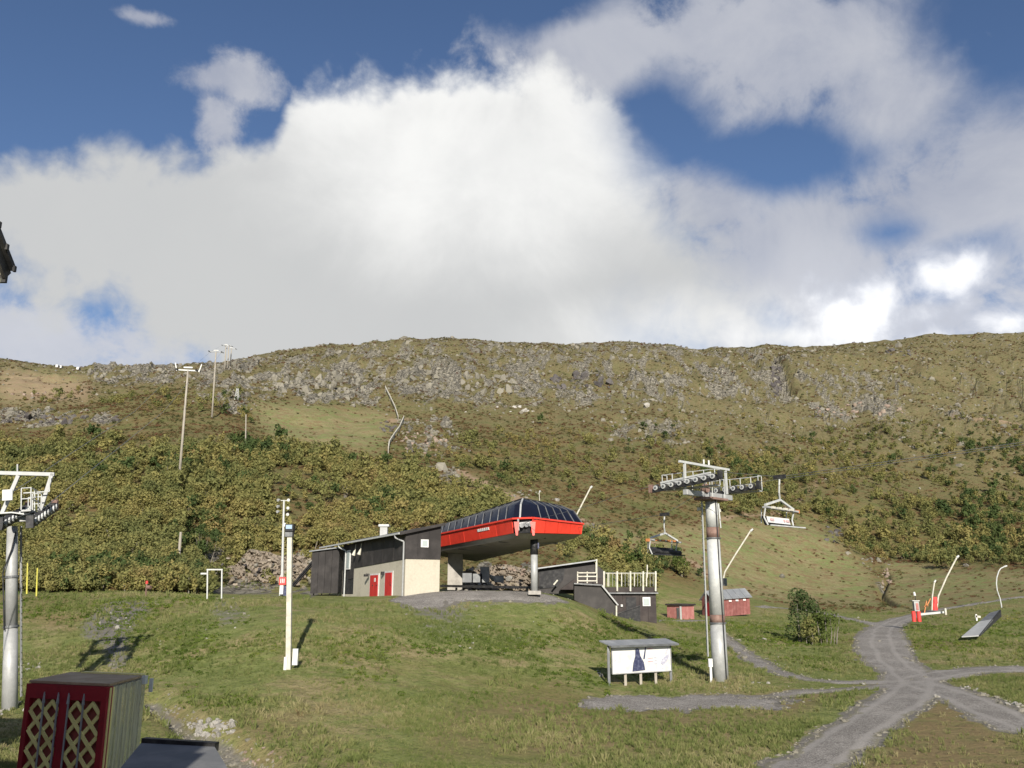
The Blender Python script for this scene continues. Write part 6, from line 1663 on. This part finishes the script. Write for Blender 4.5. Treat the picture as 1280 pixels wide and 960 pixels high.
# top boards
for k in range(5):
    u0, u1 = k / 5 + .004, (k + 1) / 5 - .004
    a_, b_ = k1.lerp(k2, u0), k1.lerp(k2, u1); c_, d_ = k0.lerp(k3, u1), k0.lerp(k3, u0)
    MB().prism([Z(a_, TZ), Z(b_, TZ), Z(c_, TZ), Z(d_, TZ)], (0, 0, .05)).build('top_board', 'topboard', kc)
e_ = Z(k3.lerp(k0, .06), TZ + .065); f__ = Z(k2.lerp(k1, .06), TZ + .065); MB().beam(e_.lerp(f__, .2), f__, .16, .03).build('edge_batten', 'slat', kc)
MB().cbox((k2.x + .02, k2.y - .15, TZ - .05), (.16, .16, .18)).build('white_fitting', 'white', kc); MB().cbox((k2.x + .16, k2.y, TZ - .18), (.07, .07, .3)).build('white_fitting', 'white', kc)
# felt covered flat roof in front
q0, q1, q2, q3 = P(150, 965, 15.2), P(300, 975, 15.2), P(270, 937, 17.6), P(183, 930, 17.6)
fr_ = thing('felt_roof_shed', (q1.x, q1.y, -5.3), 'low shed with grey felt roof at the bottom edge beside the lattice cabinet', 'shed')
zq = P(0, 932, 17.6).z
c4 = [Z(P(140, 960, 15.0), zq - .1), Z(P(290, 960, 15.4), zq - .1), Z(P(268, 938, 17.6), zq - .02), Z(P(176, 931, 17.9), zq)]
MB().prism(c4, (0, 0, -.09)).build('felt_roof', 'felt', fr_)
cc_ = sum(c4, Vector()) / 4
MB().prism([v_.lerp(cc_, .06) - Vector((0, 0, .1)) for v_ in c4], (0, 0, -3.2)).build('wall', 'darkred', fr_)
mb = MB(); mb.beam(c4[3] + Vector((0, .12, .0)), c4[2] + Vector((0, .12, -.02)), .16, .16); mb.build('gutter_or_shade_strip', 'iron', fr_)  # black strip painted in for the shadow behind the roof

# ------------------------------------------------------------------ house beside the camera (only an eave corner shows), plus an added unseen shading house
hs = thing('tiled_house', (-9, 3, -5), 'house whose dark tiled eave corner pokes in at the upper left edge', 'house')
ex, ey, ez = -4.2, 7.0, P(0, 336, 7.0).z
MB().box((-16, -2, -6), (-4.6, 6.2, 2.2)).build('wall', 'darkred', hs)
rid = (2.0, ez + .95 * 5)
for sgn in (1, -1):
    y_e = ey if sgn > 0 else -3.0
    MB().prism([(-16.4, y_e, ez - .06), (ex - .06, y_e, ez - .06), (ex - .06, 2.0, ez + 4.63), (-16.4, 2.0, ez + 4.63)], (0, 0, -.05)).build('roof_deck', 'board', hs)
    n_ = 14
    for k in range(n_):
        f0_, f1_ = k / n_, (k + 1) / n_
        ya, yb = y_e + (2.0 - y_e) * f0_, y_e + (2.0 - y_e) * (f1_ + .015)
        za, zb_ = ez + 4.75 * f0_, ez + 4.75 * (f1_ + .015)
        MB().prism([(-16.45, ya, za + .03), (ex, ya, za + .03), (ex, yb, zb_ - .03), (-16.45, yb, zb_ - .03)], (0, 0, -.05)).build('tile_course', 'iron', hs)
        if sgn > 0:
            for j_ in range(3):
                yy = ya + (yb - ya) * (j_ + .1) / 3; z2 = za + (zb_ - za) * (j_ + .1) / 3
                MB().cbox((ex + .005, yy, z2 - .02), (.02, .03, .05)).build('tile_end', 'iron', hs)
MB().beam((ex - .05, ey - .02, ez - .07), (ex - .05, 2.0, ez + 4.62), .03, .10).build('barge_board', 'iron', hs)
MB().beam((-16.4, ey - .03, ez - .09), (ex - .04, ey - .03, ez - .09), .03, .09).build('eave_board', 'iron', hs)
MB().prism([(-16.3, ey - .05, ez - .14), (ex - .07, ey - .05, ez - .14), (ex - .07, 6.2, ez - .14), (-16.3, 6.2, ez - .14)], (0, 0, .03)).build('soffit', 'board', hs)
h2 = thing('added_shade_house', (-21, 14, -5), 'unseen house added outside the left edge to shade the lower left corner', 'house')  # unseen house, added to throw shade on the lower left ground
MB().box((-27, 9, -6), (-16.8, 18, 1.2)).build('wall', 'darkred', h2)
MB().prism([(-27.4, 8.6, 1.1), (-27.4, 18.4, 1.1), (-27.4, 13.5, 6.8)], (11, 0, 0)).build('roof', 'iron', h2)
